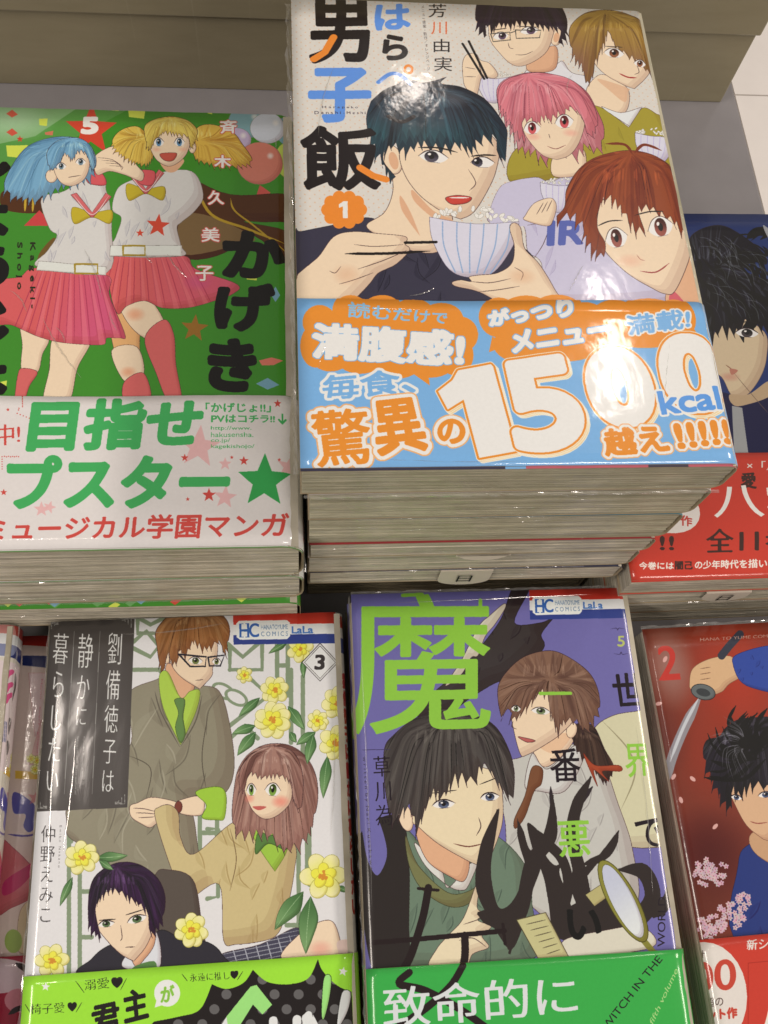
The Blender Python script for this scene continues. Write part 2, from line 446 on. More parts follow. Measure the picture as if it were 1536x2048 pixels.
def art_a():
    s = Sheet('A', base=(208, 193, 180))
    s.dots(3.1, .26, (214, 160, 120))
    s.V(940, 0, 2.577)
    # two people behind
    s.fill([(290, 360), (440, 325), (480, 310), (530, 370), (650, 400), (680, 480), (560, 480), (300, 470)], (212, 202, 200), line=LN)
    s.fill([(310, 290), (440, 230), (450, 330), (400, 365), (300, 360)], SH, line=LN)
    s.ell((447, 185), 30, 44, SK, .2, line=LN); s.ell((447, 187), 15, 26, SH, .2)
    s.fill([(98, 150), (108, 205), (150, 262), (205, 318), (262, 336), (330, 312), (395, 262), (425, 190), (425, 110), (250, 60), (110, 90)], SK, line=LN)
    s.hair([(35, 20), (30, 90), (52, 150), (85, 182), (85, 182), (84, 120), (120, 148), (120, 148), (150, 118), (215, 128), (215, 128), (240, 108), (300, 112), (370, 128), (420, 138), (420, 138), (470, 150), (452, 230), (452, 230), (492, 180), (503, 110), (480, 40), (430, -20), (250, -50), (60, -30)], (48, 36, 48), (24, 18, 26), (92, 70, 92), (230, -40), seed=1)
    for c, w_ in (((160, 180), 78), ((308, 152), 92)): s.eye(c, w_, 40, (95, 70, 90), -.1, look=(8, 0))
    for q in ([(108, 168), (206, 160), (210, 200), (120, 208)], [(236, 148), (368, 150), (360, 188), (240, 192)]):
        s.stroke(q + [q[0]], (70, 66, 62), 6, sm=False, taper=False)
    s.stroke([(206, 165), (236, 155)], (70, 66, 62), 5)
    s.stroke([(198, 215), (206, 240), (226, 245)], LN, 3); s.stroke([(236, 276), (285, 276), (326, 258)], LN, 3)
    s.stroke([(110, 150), (190, 140)], K, 5); s.stroke([(240, 128), (360, 134)], K, 5)
    s.fill([(600, 470), (640, 400), (700, 380), (815, 450), (812, 560), (740, 600), (640, 560)], SK, line=LN)
    s.fill([(660, 400), (815, 448), (815, 470), (800, 520), (720, 460)], SH, alpha=.7)
    g = s.fill([(560, 560), (670, 545), (820, 650), (820, 650), (890, 552), (960, 580), (1010, 620), (1080, 900), (560, 900), (220, 940), (240, 760), (500, 720)], (160, 140, 42), line=LN)
    s.folds(s.full(g), (560, 640, 1050, 900), (115, 98, 30), 9, 5)
    s.fill([(680, 545), (780, 575), (890, 545), (890, 545), (825, 645), (825, 645)], (216, 208, 204), line=LN)
    s.ell((606, 272), 28, 40, SK, -.2, line=LN)
    s.fill([(640, 240), (645, 320), (710, 385), (795, 432), (850, 452), (850, 452), (905, 400), (932, 352), (915, 270), (860, 150), (740, 110)], SK, line=LN)
    s.hair([(520, 130), (518, 220), (548, 300), (582, 340), (600, 430), (600, 430), (636, 380), (645, 310), (655, 300), (690, 215), (712, 150), (712, 150), (765, 240), (850, 296), (935, 372), (935, 372), (935, 280), (900, 120), (830, 72), (720, 45), (600, 60)], (156, 116, 50), (98, 66, 40), (200, 160, 80), (700, 50), seed=2, grad=((128, 84, 72), (640, 120), (640, 420)))
    s.eye((745, 268), 100, 48, (150, 90, 60), .12); s.eye((878, 322), 60, 36, (150, 90, 60), .2)
    s.stroke([(690, 232), (790, 238)], K, 5)
    s.stroke([(862, 330), (874, 365), (850, 378)], LN, 3); s.stroke([(770, 372), (815, 392), (862, 395)], (165, 55, 50), 9)
    s.bowl((955, 765), 215, 160, .06, (170, 150, 190))
    # hand with chopsticks, small bowl
    s.V(580, 0, 2.648)
    s.bowl((1085, 470), 190, 140, .0, (170, 150, 190))
    s.fill([(915, 330), (935, 285), (985, 278), (1010, 312), (1060, 330), (1102, 385), (1080, 410), (1020, 402), (1000, 470), (985, 500), (930, 455), (918, 400)], SK, line=LN)
    s.stroke([(1000, 330), (1020, 395)], LN, 3); s.stroke([(930, 350), (985, 360)], LN, 3); s.stroke([(925, 400), (985, 400)], LN, 3)
    s.stroke([(915, 225), (1030, 412)], (36, 28, 30), 13, sm=False, taper=False); s.stroke([(948, 212), (1045, 408)], (36, 28, 30), 13, sm=False, taper=False)
    # person with the pink bob
    s.V(940, 0, 2.577)
    g = s.fill([(100, 1140), (110, 1060), (150, 970), (200, 935), (340, 908), (420, 930), (560, 890), (600, 1100), (700, 1290), (820, 1390), (1030, 1500), (1030, 1570), (440, 1570), (370, 1350), (300, 1290), (270, 1150)], (190, 176, 194), line=LN)
    s.folds(s.full(g), (150, 950, 800, 1540), (140, 122, 158), 14, 5, alpha=.4)
    s.stroke([(270, 1160), (400, 1150), (385, 1240), (330, 1330)], LN, 3)
    s.text("IR", [(410, 1138), (590, 1138), (578, 1248), (405, 1256)], (84, 92, 158), bold=9)
    s.fill([(130, 1060), (110, 1060), (150, 970), (200, 935), (330, 915), (300, 1000), (300, 1110), (300, 1150), (272, 1160), (110, 1150)], (190, 176, 194))
    s.fill([(440, 790), (580, 760), (600, 860), (560, 900), (430, 900)], SK, line=LN)
    s.hair([(140, 500), (146, 440), (200, 395), (310, 368), (430, 376), (530, 412), (606, 470), (655, 560), (690, 640), (690, 715), (655, 770), (600, 740), (560, 780), (450, 790), (370, 810), (345, 780), (300, 775), (250, 745), (230, 700), (200, 640), (160, 580)], (206, 108, 118), (150, 62, 78), (232, 158, 160), (300, 380), seed=3, grad=((190, 128, 128), (350, 500), (350, 780)))
    s.fill([(262, 600), (282, 680), (330, 750), (385, 800), (450, 818), (450, 818), (520, 790), (572, 712), (590, 600), (500, 540), (320, 560)], SK, line=LN)
    s.hair([(146, 520), (170, 420), (300, 372), (450, 380), (560, 430), (640, 540), (660, 640), (610, 690), (582, 600), (520, 545), (480, 590), (455, 575), (410, 615), (410, 615), (380, 590), (345, 640), (345, 640), (320, 610), (270, 625), (290, 720), (290, 720), (230, 660), (190, 590)], (210, 112, 120), (152, 64, 80), (238, 170, 170), (300, 380), seed=4, n=34)
    s.soft((325, 700), 50, 30, (225, 140, 120), .5); s.soft((520, 680), 50, 30, (225, 140, 120), .5)
    s.eye((322, 655), 84, 66, (205, 80, 84), -.08); s.eye((488, 622), 92, 70, (205, 80, 84), -.08)
    s.stroke([(408, 685), (415, 708)], LN, 3); s.stroke([(400, 748), (445, 762), (495, 742)], (120, 50, 50), 4)
    s.bowl((465, 1015), 210, 150, .05, (170, 150, 190))
    s.fill([(290, 1100), (330, 1045), (390, 1018), (430, 1020), (448, 1060), (430, 1130), (400, 1160), (285, 1130)], SK, line=LN)
    for i in range(3): s.stroke([(345 + i * 26, 1100 - i * 8), (380 + i * 22, 1040 - i * 6)], LN, 3)
    # person in front on the right, auburn hair
    s.fill([(1020, 1490), (1150, 1290), (1175, 1330), (1225, 1560), (1040, 1570)], SH, line=LN)
    s.fill([(1030, 1520), (1060, 1500), (1120, 1580), (1040, 1580)], (200, 80, 90))
    s.fill([(645, 1090), (655, 1190), (700, 1290), (810, 1400), (930, 1475), (1012, 1510), (1062, 1492), (1130, 1340), (1150, 1220), (1130, 1080), (900, 950), (740, 980)], SK, line=LN, lw=3)
    s.hair([(450, 1112), (490, 1060), (500, 970), (560, 870), (640, 810), (760, 775), (860, 772), (960, 800), (1060, 870), (1110, 980), (1140, 1120), (1120, 1200), (1120, 1200), (1050, 1130), (960, 1080), (900, 1060), (870, 1080), (905, 1190), (905, 1190), (840, 1150), (760, 1040), (700, 1010), (665, 1080), (660, 1170), (700, 1250), (692, 1325), (692, 1325), (640, 1280), (600, 1220), (575, 1140), (530, 1100)], (142, 66, 38), (92, 38, 28), (206, 96, 50), (830, 775), seed=5, n=44, w=7)
    for q in ([(840, 790), (800, 740), (700, 735)], [(850, 785), (900, 740), (990, 770)]): s.stroke(q, (120, 52, 34), 16)
    s.eye((757, 1222), 112, 104, (150, 78, 66), -.2); s.eye((985, 1165), 126, 104, (150, 78, 66), -.2)
    s.stroke([(660, 1160), (720, 1135), (790, 1130)], K, 7); s.stroke([(850, 1105), (930, 1085), (1000, 1085)], K, 7)
    s.stroke([(862, 1308), (880, 1330), (905, 1338)], (170, 100, 80), 4); s.stroke([(880, 1392), (960, 1398), (1030, 1352)], (150, 50, 50), 7)
    s.soft((830, 1340), 80, 50, (224, 150, 120), .4)
    # main person, dark teal hair
    s.V(580, 0, 2.648)
    g = s.fill([(30, 1232), (60, 1220), (250, 1182), (440, 1150), (600, 1280), (870, 1240), (1200, 1290), (1320, 1400), (1420, 1600), (1420, 1620), (30, 1620)], (58, 54, 68), line=(30, 26, 34))
    s.folds(s.full(g), (60, 1230, 1100, 1560), (30, 28, 40), 16, 8, alpha=.5)
    s.fill([(545, 880), (545, 1010), (500, 1120), (405, 1190), (500, 1260), (640, 1320), (780, 1330), (840, 1240), (862, 1140), (820, 1060), (600, 840)], SK, line=LN, lw=3)
    s.fill([(585, 1030), (640, 1120), (690, 1245), (690, 1245), (640, 1180), (590, 1100)], SH)
    s.fill([(650, 1000), (760, 1110), (862, 1160), (855, 1200), (760, 1150), (660, 1060)], SH)
    s.ell((545, 840), 50, 78, SK, -.25, line=LN, lw=3); s.ell((550, 845), 24, 48, SH, -.25)
    s.fill([(588, 780), (600, 900), (680, 1020), (800, 1112), (905, 1155), (905, 1155), (975, 1118), (1050, 1000), (1095, 890), (1105, 760), (1000, 690), (700, 700)], SK, line=LN, lw=3)
    s.hair([(405, 620), (430, 530), (430, 530), (500, 470), (570, 440), (610, 415), (610, 415), (660, 422), (720, 432), (830, 402), (830, 402), (800, 436), (900, 452), (1000, 496), (1060, 545), (1110, 610), (1150, 680), (1150, 740), (1142, 860), (1142, 860), (1100, 800), (1088, 720), (1000, 735), (970, 795), (970, 795), (900, 762), (800, 772), (700, 752), (620, 790), (560, 765), (505, 790), (498, 850), (560, 930), (560, 930), (520, 915), (470, 810), (425, 730)], (42, 50, 62), (22, 28, 36), (70, 106, 118), (690, 440), seed=6, n=60, w=9, grad=((46, 84, 88), (760, 520), (760, 800)))
    s.soft((870, 520), 110, 70, (120, 118, 122), .45)
    s.eye((762, 825), 150, 64, (82, 74, 84), .12, look=(-12, 0), lw=6); s.eye((1022, 855), 120, 56, (82, 74, 84), .05, look=(-30, 0), lw=6)
    s.stroke([(680, 775), (790, 778), (890, 802)], K, 10); s.stroke([(960, 822), (1030, 815), (1095, 818)], K, 10)
    s.stroke([(945, 890), (985, 962), (950, 1005)], LN, 4)
    s.fill([(828, 1040), (890, 1028), (962, 1040), (940, 1068), (870, 1078), (835, 1062)], (196, 62, 50), line=LN, lw=3)
    s.stroke([(845, 1041), (950, 1041)], (230, 222, 214), 8)
    # near bowl and hands
    s.bowl((970, 1310), 478, 310, .05, (128, 152, 186))
    s.fill([(30, 1620), (35, 1470), (60, 1430), (150, 1355), (230, 1250), (330, 1222), (480, 1232), (600, 1245), (622, 1262), (610, 1288), (632, 1305), (628, 1330), (560, 1395), (470, 1440), (420, 1500), (330, 1590), (250, 1640)], SK, line=LN, lw=3)
    s.stroke([(612, 1280), (775, 1276)], (36, 30, 32), 17, taper=False); s.stroke([(290, 1338), (480, 1338), (745, 1324)], (36, 30, 32), 17)
    for q in ([(340, 1290), (450, 1300), (600, 1290)], [(360, 1420), (480, 1380), (620, 1320)], [(210, 1430), (240, 1440), (270, 1405)], [(260, 1500), (330, 1480), (440, 1440)]): s.stroke(q, LN, 4)
    s.soft((300, 1450), 90, 80, SH, .5)
    s.fill([(860, 1490), (905, 1478), (960, 1486), (950, 1462), (1000, 1452), (1100, 1440), (1175, 1390), (1190, 1300), (1168, 1220), (1170, 1185), (1195, 1175), (1225, 1205), (1245, 1310), (1320, 1390), (1400, 1520), (1440, 1620), (1180, 1620), (1000, 1540), (880, 1512)], SK, line=LN, lw=3)
    for q in ([(960, 1486), (1060, 1492), (1170, 1470)], [(1000, 1540), (1100, 1530), (1220, 1510)], [(1190, 1410), (1235, 1440), (1225, 1480)]): s.stroke(q, LN, 4)
    s.soft((1230, 1460), 90, 60, SH, .5)
    # title
    BL, OR = (84, 132, 202), (226, 124, 30)
    s.text("男", [(105, -45), (405, -45), (415, 312), (115, 320)], K, bold=15)
    s.stroke([(232, 190), (185, 270), (125, 308)], OR, 40, sm=False, taper=False)
    s.text("子", [(110, 362), (420, 362), (415, 630), (110, 634)], BL, bold=15)
    s.text("飯", [(65, 668), (455, 672), (470, 990), (70, 995)], K, bold=14)
    s.stroke([(372, 882), (440, 925), (508, 945)], OR, 42, sm=False, taper=False)
    s.text("は", [(455, 25), (630, 18), (632, 142), (458, 150)], BL, bold=9)
    s.text("ら", [(495, 182), (615, 182), (618, 306), (498, 308)], K, bold=9)
    s.stroke([(468, 430), (530, 386), (585, 392), (640, 440)], BL, 24, taper=False)
    s.ell((628, 362), 27, 27, OR); s.ell((628, 362), 13, 13, (214, 198, 188))
    s.stroke([(540, 500), (600, 488), (650, 505)], K, 22, taper=False); s.stroke([(522, 610), (590, 640), (655, 612)], K, 24, taper=False)
    for ch, q, c in (("芳", (735, 15, 828, 85), K), ("川", (748, 108, 832, 176), (214, 96, 50)), ("由", (762, 200, 846, 270), K), ("実", (765, 295, 860, 370), K)):
        s.text(ch, [(q[0], q[1]), (q[2], q[1]), (q[2], q[3]), (q[0], q[3])], c, bold=1.5)
    s.text("メニュー提案・監修／オレンジページ", [(694, 22), (712, 22), (744, 366), (726, 366)], (84, 76, 76), vertical=True, bold=.4)
    s.text("H a r a p e k o", [(170, 554), (360, 556), (360, 570), (170, 570)], (60, 50, 60), bold=1)
    s.text("D a n s h i - M e s h i", [(130, 582), (400, 584), (400, 598), (130, 598)], (60, 50, 60), bold=1)
    for i in range(10):
        a = i * math.pi / 5
        s.ell((287 + math.cos(a) * 88, 1105 + math.sin(a) * 70), 34, 34, OR)
    s.ell((287, 1105), 90, 72, OR)
    s.block([(258, 1078), (284, 1060), (306, 1060), (306, 1150), (280, 1150), (280, 1088), (260, 1096)], (220, 208, 198))
    # paper band
    s.band(56.3, (112, 160, 210))
    WH, OB = (222, 210, 200), (222, 130, 34)
    s.V(580, 560, 3.2)
    for c in ((190, 270, 110, 105), (390, 200, 120, 110), (590, 190, 130, 100), (790, 210, 130, 90), (970, 250, 140, 105), (1080, 350, 125, 120), (1060, 480, 115, 130), (165, 420, 100, 140), (260, 500, 120, 85), (450, 490, 160, 110), (690, 520, 160, 110), (900, 520, 160, 105), (620, 360, 480, 180)): s.ell(c[:2], c[2], c[3], OB)
    s.fill([(790, 600), (790, 600), (895, 675), (895, 675), (880, 560), (880, 560)], OB)
    s.text("読むだけで", [(375, 145), (1010, 205), (1000, 282), (370, 238)], (128, 172, 214), bold=4)
    s.text("満腹感!", [(155, 280), (1115, 335), (1100, 548), (150, 492)], WH, bold=14, outline=[(7, (112, 160, 210))])
    s.text("毎食、", [(205, 615), (790, 560), (800, 720), (220, 765)], (112, 160, 210), bold=7, outline=[(20, WH)])
    s.text("驚", [(130, 850), (490, 815), (530, 1165), (180, 1195)], OB, bold=8, outline=[(36, (232, 160, 100)), (26, WH)])
    s.text("異", [(530, 785), (800, 755), (880, 1080), (570, 1120)], OB, bold=14, outline=[(36, (232, 160, 100)), (26, WH)])
    s.text("の", [(950, 900), (1110, 890), (1118, 1045), (955, 1035)], OB, bold=10, outline=[(32, (232, 160, 100)), (24, WH)])
    s.V(940, 560, 2.577)
    for c in ((150, 190, 105, 105), (290, 150, 130, 75), (450, 150, 130, 80), (590, 200, 110, 80), (740, 170, 110, 60), (920, 160, 150, 70), (1050, 210, 115, 115), (1080, 290, 90, 70), (250, 330, 130, 90), (480, 340, 200, 80), (700, 260, 250, 100), (900, 300, 180, 50), (350, 240, 220, 130)): s.ell(c[:2], c[2], c[3], OB)
    s.fill([(115, 290), (115, 290), (98, 372), (98, 372), (190, 335), (190, 335)], OB)
    s.text("がっつり", [(95, 162), (520, 102), (525, 182), (105, 235)], WH, bold=9, outline=[(6, (112, 160, 210))])
    s.text("メニュー", [(212, 270), (720, 195), (715, 300), (225, 372)], WH, bold=9, outline=[(6, (112, 160, 210))])
    s.text("満載!", [(800, 188), (1130, 148), (1132, 245), (822, 284)], (112, 160, 210), bold=5, outline=[(9, WH)])
    Q5 = ((166, 445), (486, 400), (592, 832), (266, 876)); Q01 = ((592, 392), (858, 356), (962, 712), (682, 745)); Q02 = ((976, 318), (1226, 288), (1330, 640), (1052, 672))
    PALE = (238, 186, 124)
    V1 = lambda dx: [(-(940 - 580) * 2.577 + x / 3.2 * 2.577 + dx, y / 3.2 * 2.577 + dx) for x, y in ((948, 712), (1040, 640), (1075, 578), (1285, 538), (1300, 552), (1448, 1095), (1212, 1138), (1112, 765), (1010, 828))]
    for dx in (14, 7):
        s.block(V1(dx), PALE, [(16, (240, 214, 190)), (11, PALE)])
        for ch, q, b_ in (("5", Q5, 30), ("0", Q01, 34), ("0", Q02, 34)): s.text(ch, [(x + dx, y + dx) for x, y in q], PALE, bold=b_, outline=[(16, (240, 214, 190)), (11, PALE)])
    s.block(V1(0), WH, [(16, (240, 214, 190)), (12, OB)])
    for ch, q, b_ in (("5", Q5, 30), ("0", Q01, 34), ("0", Q02, 34)): s.text(ch, q, WH, bold=b_, outline=[(16, (240, 214, 190)), (12, OB)])
    s.text("kcal", [(968, 578), (1272, 548), (1300, 660), (993, 690)], (84, 140, 205), bold=7, outline=[(12, WH)])
    s.text("越え", [(690, 775), (985, 745), (1030, 880), (705, 905)], OB, bold=8, outline=[(20, (232, 160, 100)), (14, WH)])
    s.mm = True
    s.fill([(0, 0), (58, 0), (58, .75), (0, .75)], (60, 56, 72), sm=False); s.fill([(64, 0), (150, 0), (150, .75), (64, .75)], (190, 84, 96), sm=False); s.fill([(100, 0), (112, 0), (112, .75), (100, .75)], (70, 60, 70), sm=False)
    s.mm = False
    s.text("!!!!!!", [(1050, 745), (1385, 715), (1400, 830), (1080, 865)], OB, bold=9, outline=[(18, (232, 160, 100)), (12, WH)])
    return s

def art_b(band=True):
    s = Sheet('B', base=(64, 130, 42))
    s.V(0, 200, 2.56)
    s.fill([(-50, 20), (700, 20), (400, 180), (-50, 400)], (104, 150, 84), alpha=.55, sm=False)
    s.fill([(-50, 20), (420, 20), (180, 180), (-50, 230)], (150, 176, 130), alpha=.6, sm=False)
    s.soft((60, 100), 240, 160, (176, 190, 160), .5)
    rr = random.Random(4)
    for c in ((1260, 110, 92, 84, (122, 158, 162)), (1480, 150, 70, 76, (108, 150, 160)), (1210, 200, 76, 62, (186, 160, 186)), (1370, 140, 90, 78, (196, 192, 198)), (1475, 300, 66, 92, (184, 194, 78)), (1330, 320, 118, 108, (206, 116, 98))):
        s.ell(c[:2], c[2], c[3], c[4], line=(120, 110, 90), lw=1.5); s.soft((c[0] + c[2] * .45, c[1] - c[3] * .35), 22, 28, (232, 226, 214), .8)
    s.fill([(1330, 430), (1385, 470), (1350, 505), (1310, 490)], (200, 80, 70), sm=False)
    for q in ((85, 260, 55, 34), (220, 110, 22, 20), (700, 65, 45, 26), (590, 42, 22, 10), (1075, 55, 14, 14), (690, 300, 16, 12), (10, 1450, 24, 18), (1290, 900, 30, 20), (250, 165, 22, 12), (1350, 750, 30, 18)):
        a = rr.random(); c = (202, 204, 70) if q[0] not in (250, 1350) else (200, 110, 80)
        s.fill([(q[0] - q[2], q[1] - q[3] + a * 12), (q[0] + q[2], q[1] - q[3]), (q[0] + q[2] * .8, q[1] + q[3]), (q[0] - q[2] * .9, q[1] + q[3] * .7)], c, sm=False)
    for q in ((60, 65, 30, 20), (60, 160, 30, 20), (1290, 590, 40, 24), (1410, 990, 24, 40), (1370, 1450, 60, 30)):
        s.fill([(q[0] - q[2], q[1]), (q[0], q[1] - q[3]), (q[0] + q[2], q[1] + 5), (q[0], q[1] + q[3])], (112, 152, 168) if q[0] != 60 else (200, 80, 60), sm=False)
    s.fill([(1325, 1330), (1390, 1315), (1450, 1330), (1400, 1355), (1340, 1355)], (214, 110, 90), sm=False)
    s.star((100, 195), 18, (196, 60, 44)); s.star((960, 700), 18, (196, 60, 44)); s.star((1490, 1280), 18, (196, 60, 44))
    s.star((995, 1165), 74, (150, 100, 38), .1)
    s.star((465, 150), 138, (204, 62, 42), .03)
    s.text("5", [(425, 88), (498, 88), (492, 165), (420, 165)], (226, 212, 200), bold=10)
    # dark jackets flying behind the pair (plain)
    s.fill([(900, 400), (1180, 480), (1500, 480), (1530, 600), (1380, 620), (1250, 620), (1500, 680), (1530, 840), (1300, 690), (1100, 640), (1180, 760), (930, 790)], (84, 50, 32), line=(60, 36, 26))
    s.fill([(920, 600), (1000, 575), (1130, 610), (1300, 700), (1240, 730), (940, 785)], (122, 92, 58))
    s.stroke([(1000, 430), (1080, 580), (1250, 650), (1460, 730)], (176, 136, 30), 16); s.stroke([(1180, 500), (1200, 560), (1300, 640), (1500, 800)], (176, 136, 30), 10)
    s.fill([(0, 480), (60, 455), (240, 490), (240, 570), (30, 560)], (84, 50, 32)); s.stroke([(130, 470), (125, 565)], (190, 150, 40), 12); s.stroke([(170, 475), (165, 568)], (190, 150, 40), 12)
    s.fill([(200, 780), (280, 700), (260, 830), (190, 870)], (110, 80, 40))
    s.fill([(120, 640), (200, 560), (260, 620), (240, 640)], (196, 60, 60), sm=False)
    # legs
    for q, c in (([(110, 1140), (245, 1210), (215, 1300), (190, 1390), (110, 1385), (112, 1250)], SK), ([(280, 1200), (460, 1220), (395, 1370), (350, 1540), (225, 1540), (250, 1380)], SK), ([(560, 1090), (700, 1120), (715, 1280), (730, 1400), (640, 1440), (600, 1330), (570, 1220)], (220, 160, 100)), ([(620, 1040), (760, 1020), (840, 1130), (830, 1190), (760, 1220), (690, 1180), (630, 1100)], SK), ([(570, 1280), (700, 1260), (735, 1400), (640, 1440)], SK)):
        s.fill(q, c, line=LN, lw=2)
    s.soft((690, 1095), 60, 50, (220, 130, 90), .6); s.soft((655, 1390), 50, 40, (220, 130, 90), .6)
    for q in ([(75, 1540), (90, 1400), (115, 1370), (190, 1390), (150, 1460), (120, 1540)], [(740, 1215), (840, 1120), (890, 1200), (900, 1350), (930, 1540), (860, 1540), (800, 1400)], [(635, 1440), (735, 1395), (770, 1540), (640, 1540)]):
        s.fill(q, (206, 92, 88), line=LN, lw=2)
    # skirts
    g = s.fill([(560, 790), (930, 790), (1000, 860), (1215, 940), (1190, 990), (1080, 1030), (960, 1060), (830, 1060), (740, 1025), (650, 1050), (600, 1090), (560, 960)], (208, 86, 84), line=LN, grad=((204, 80, 100), (600, 900), (1200, 960)))
    cl = s.full(g)
    for i in range(15):
        x = 585 + i * 26; s.stroke([(x, 795), (x + (x - 700) * .25, 900), (x + (x - 700) * .6, 1070)], (160, 46, 66), 5, .7, clip=cl)
        if i % 2: s.fill([(x, 795), (x + 8, 795), (x + (x - 690) * .62 + 22, 1075), (x + (x - 700) * .6, 1075)], (226, 112, 112), .4, sm=False, clip=cl)
    s.soft((1010, 930), 90, 60, (196, 70, 120), .5)
    g = s.fill([(190, 855), (540, 890), (560, 1000), (640, 1200), (610, 1215), (545, 1215), (520, 1250), (330, 1240), (200, 1210), (60, 1150), (-30, 1130), (-30, 940), (100, 900)], (208, 84, 84), line=LN, grad=((200, 76, 108), (200, 950), (580, 1000)))
    cl = s.full(g)
    for i in range(16):
        x = 195 + i * 23; s.stroke([(x, 868), (x + (x - 380) * .3, 1000), (x + (x - 380) * .85, 1250)], (156, 44, 72), 5, .7, clip=cl)
        if i % 2: s.fill([(x, 868), (x + 8, 868), (x + (x - 370) * .87 + 24, 1250), (x + (x - 380) * .85, 1250)], (228, 116, 124), .4, sm=False, clip=cl)
    # tops
    TOP = (204, 192, 184)
    g = s.fill([(640, 420), (800, 370), (980, 360), (1040, 480), (1000, 560), (930, 620), (905, 650), (925, 740), (925, 795), (560, 790), (590, 700), (620, 600), (575, 560), (590, 470)], TOP, line=(110, 96, 90))
    s.folds(s.full(g), (600, 420, 980, 760), (150, 142, 150), 14, 8, alpha=.4)
    g = s.fill([(210, 500), (330, 460), (470, 370), (540, 400), (540, 450), (560, 520), (570, 660), (545, 880), (190, 850), (240, 770), (290, 690), (250, 650)], TOP, line=(110, 96, 90))
    s.folds(s.full(g), (250, 450, 540, 820), (150, 142, 150), 14, 8, alpha=.4)
    s.fill([(565, 740), (930, 740), (930, 795), (560, 795)], (212, 204, 192), sm=False, line=(110, 96, 90)); s.fill([(195, 820), (545, 850), (540, 893), (185, 868)], (212, 204, 192), sm=False, line=(110, 96, 90))
    for c in ((685, 766, 56, 24), (440, 860, 58, 24)):
        s.stroke([(c[0] - c[2], c[1] - c[3]), (c[0] + c[2], c[1] - c[3]), (c[0] + c[2], c[1] + c[3]), (c[0] - c[2], c[1] + c[3]), (c[0] - c[2], c[1] - c[3])], (160, 128, 40), 12, sm=False, taper=False)
    s.star((808, 638), 62, (206, 66, 44), .1); s.star((716, 677), 22, (206, 66, 44))
    for cx, cy, w in ((470, 590, 100), (745, 470, 95)):
        s.fill([(cx, cy - 20), (cx - w, cy - 45), (cx - w * .9, cy + 40), (cx, cy + 5), (cx + w * .9, cy + 40), (cx + w, cy - 30)], (188, 160, 30), line=(110, 90, 30))
    for cx, cy, w in ((470, 590, 100), (745, 470, 95)):
        s.fill([(cx - w * 1.1, cy - 110), (cx - w * .8, cy - 120), (cx, cy - 20), (cx + w * .7, cy - 120), (cx + w, cy - 100), (cx + 5, cy + 6), (cx - 5, cy + 6)], (206, 96, 96), sm=False, line=LN)
        s.stroke([(cx - w * .95, cy - 108), (cx, cy - 8), (cx + w * .85, cy - 104)], (224, 206, 196), 4)
    # sleeves and the joined hands
    s.fill([(700, 360), (790, 360), (780, 430), (710, 420)], (208, 80, 84), line=LN); s.fill([(440, 350), (520, 370), (540, 430), (450, 420)], (208, 80, 84), line=LN)
    s.fill([(480, 290), (530, 250), (600, 230), (660, 260), (700, 330), (735, 370), (720, 410), (640, 380), (560, 360), (500, 380), (480, 340)], SK, line=LN)
    for i in range(4): s.stroke([(500 + i * 20, 290 + i * 14), (570 + i * 18, 300 + i * 12), (620, 330 + i * 8)], LN, 2.5)
    # heads (plain)
    s.fill([(820, 300), (940, 300), (900, 360), (850, 360)], SH)
    s.hair([(575, 200), (620, 150), (700, 130), (760, 180), (790, 250), (760, 320), (700, 320), (640, 290), (590, 250)], (212, 172, 70), (160, 110, 40), (234, 214, 130), (760, 180), seed=11, w=4)
    s.hair([(1000, 150), (1080, 120), (1190, 160), (1240, 220), (1290, 300), (1250, 330), (1160, 330), (1060, 320), (990, 280)], (212, 166, 64), (164, 100, 36), (234, 214, 130), (1010, 200), seed=12, w=4)
    s.ell((985, 240), 18, 28, SK, .1, line=LN)
    s.fill([(768, 200), (775, 260), (810, 310), (865, 335), (920, 310), (960, 260), (968, 190), (870, 150)], SK, line=LN)
    s.hair([(745, 200), (740, 130), (790, 95), (880, 80), (960, 100), (1010, 150), (1000, 200), (975, 240), (960, 180), (900, 170), (840, 160), (790, 210), (765, 250)], (216, 186, 84), (166, 116, 40), (238, 222, 140), (870, 85), seed=13, w=4)
    s.eye((812, 212), 52, 44, (90, 130, 160)); s.eye((918, 212), 52, 44, (90, 130, 160))
    s.fill([(818, 272), (865, 265), (905, 270), (890, 302), (862, 310), (832, 298)], (190, 80, 66), line=LN)
    s.soft((800, 250), 30, 20, (226, 150, 120), .5); s.soft((935, 250), 30, 20, (226, 150, 120), .5)
    s.hair([(40, 480), (20, 420), (60, 330), (130, 240), (230, 195), (340, 182), (430, 205), (480, 260), (490, 330), (450, 400), (330, 430), (200, 500), (110, 500)], (112, 156, 182), (70, 110, 142), (176, 204, 214), (350, 190), seed=14, w=5, n=40)
    s.ell((262, 385), 30, 34, SK, 0, line=LN)
    s.fill([(272, 340), (295, 400), (330, 430), (380, 432), (430, 400), (455, 340), (450, 270), (350, 240), (280, 270)], SK, line=LN)
    s.hair([(250, 340), (240, 260), (300, 200), (400, 190), (470, 240), (485, 330), (470, 350), (440, 270), (400, 255), (370, 300), (330, 270), (300, 330), (270, 350)], (116, 160, 186), (70, 110, 142), (186, 212, 220), (370, 195), seed=15, w=4)
    s.eye((312, 335), 50, 34, (110, 130, 140)); s.eye((412, 312), 50, 34, (110, 130, 140))
    s.stroke([(345, 392), (375, 386), (412, 380)], LN, 4)
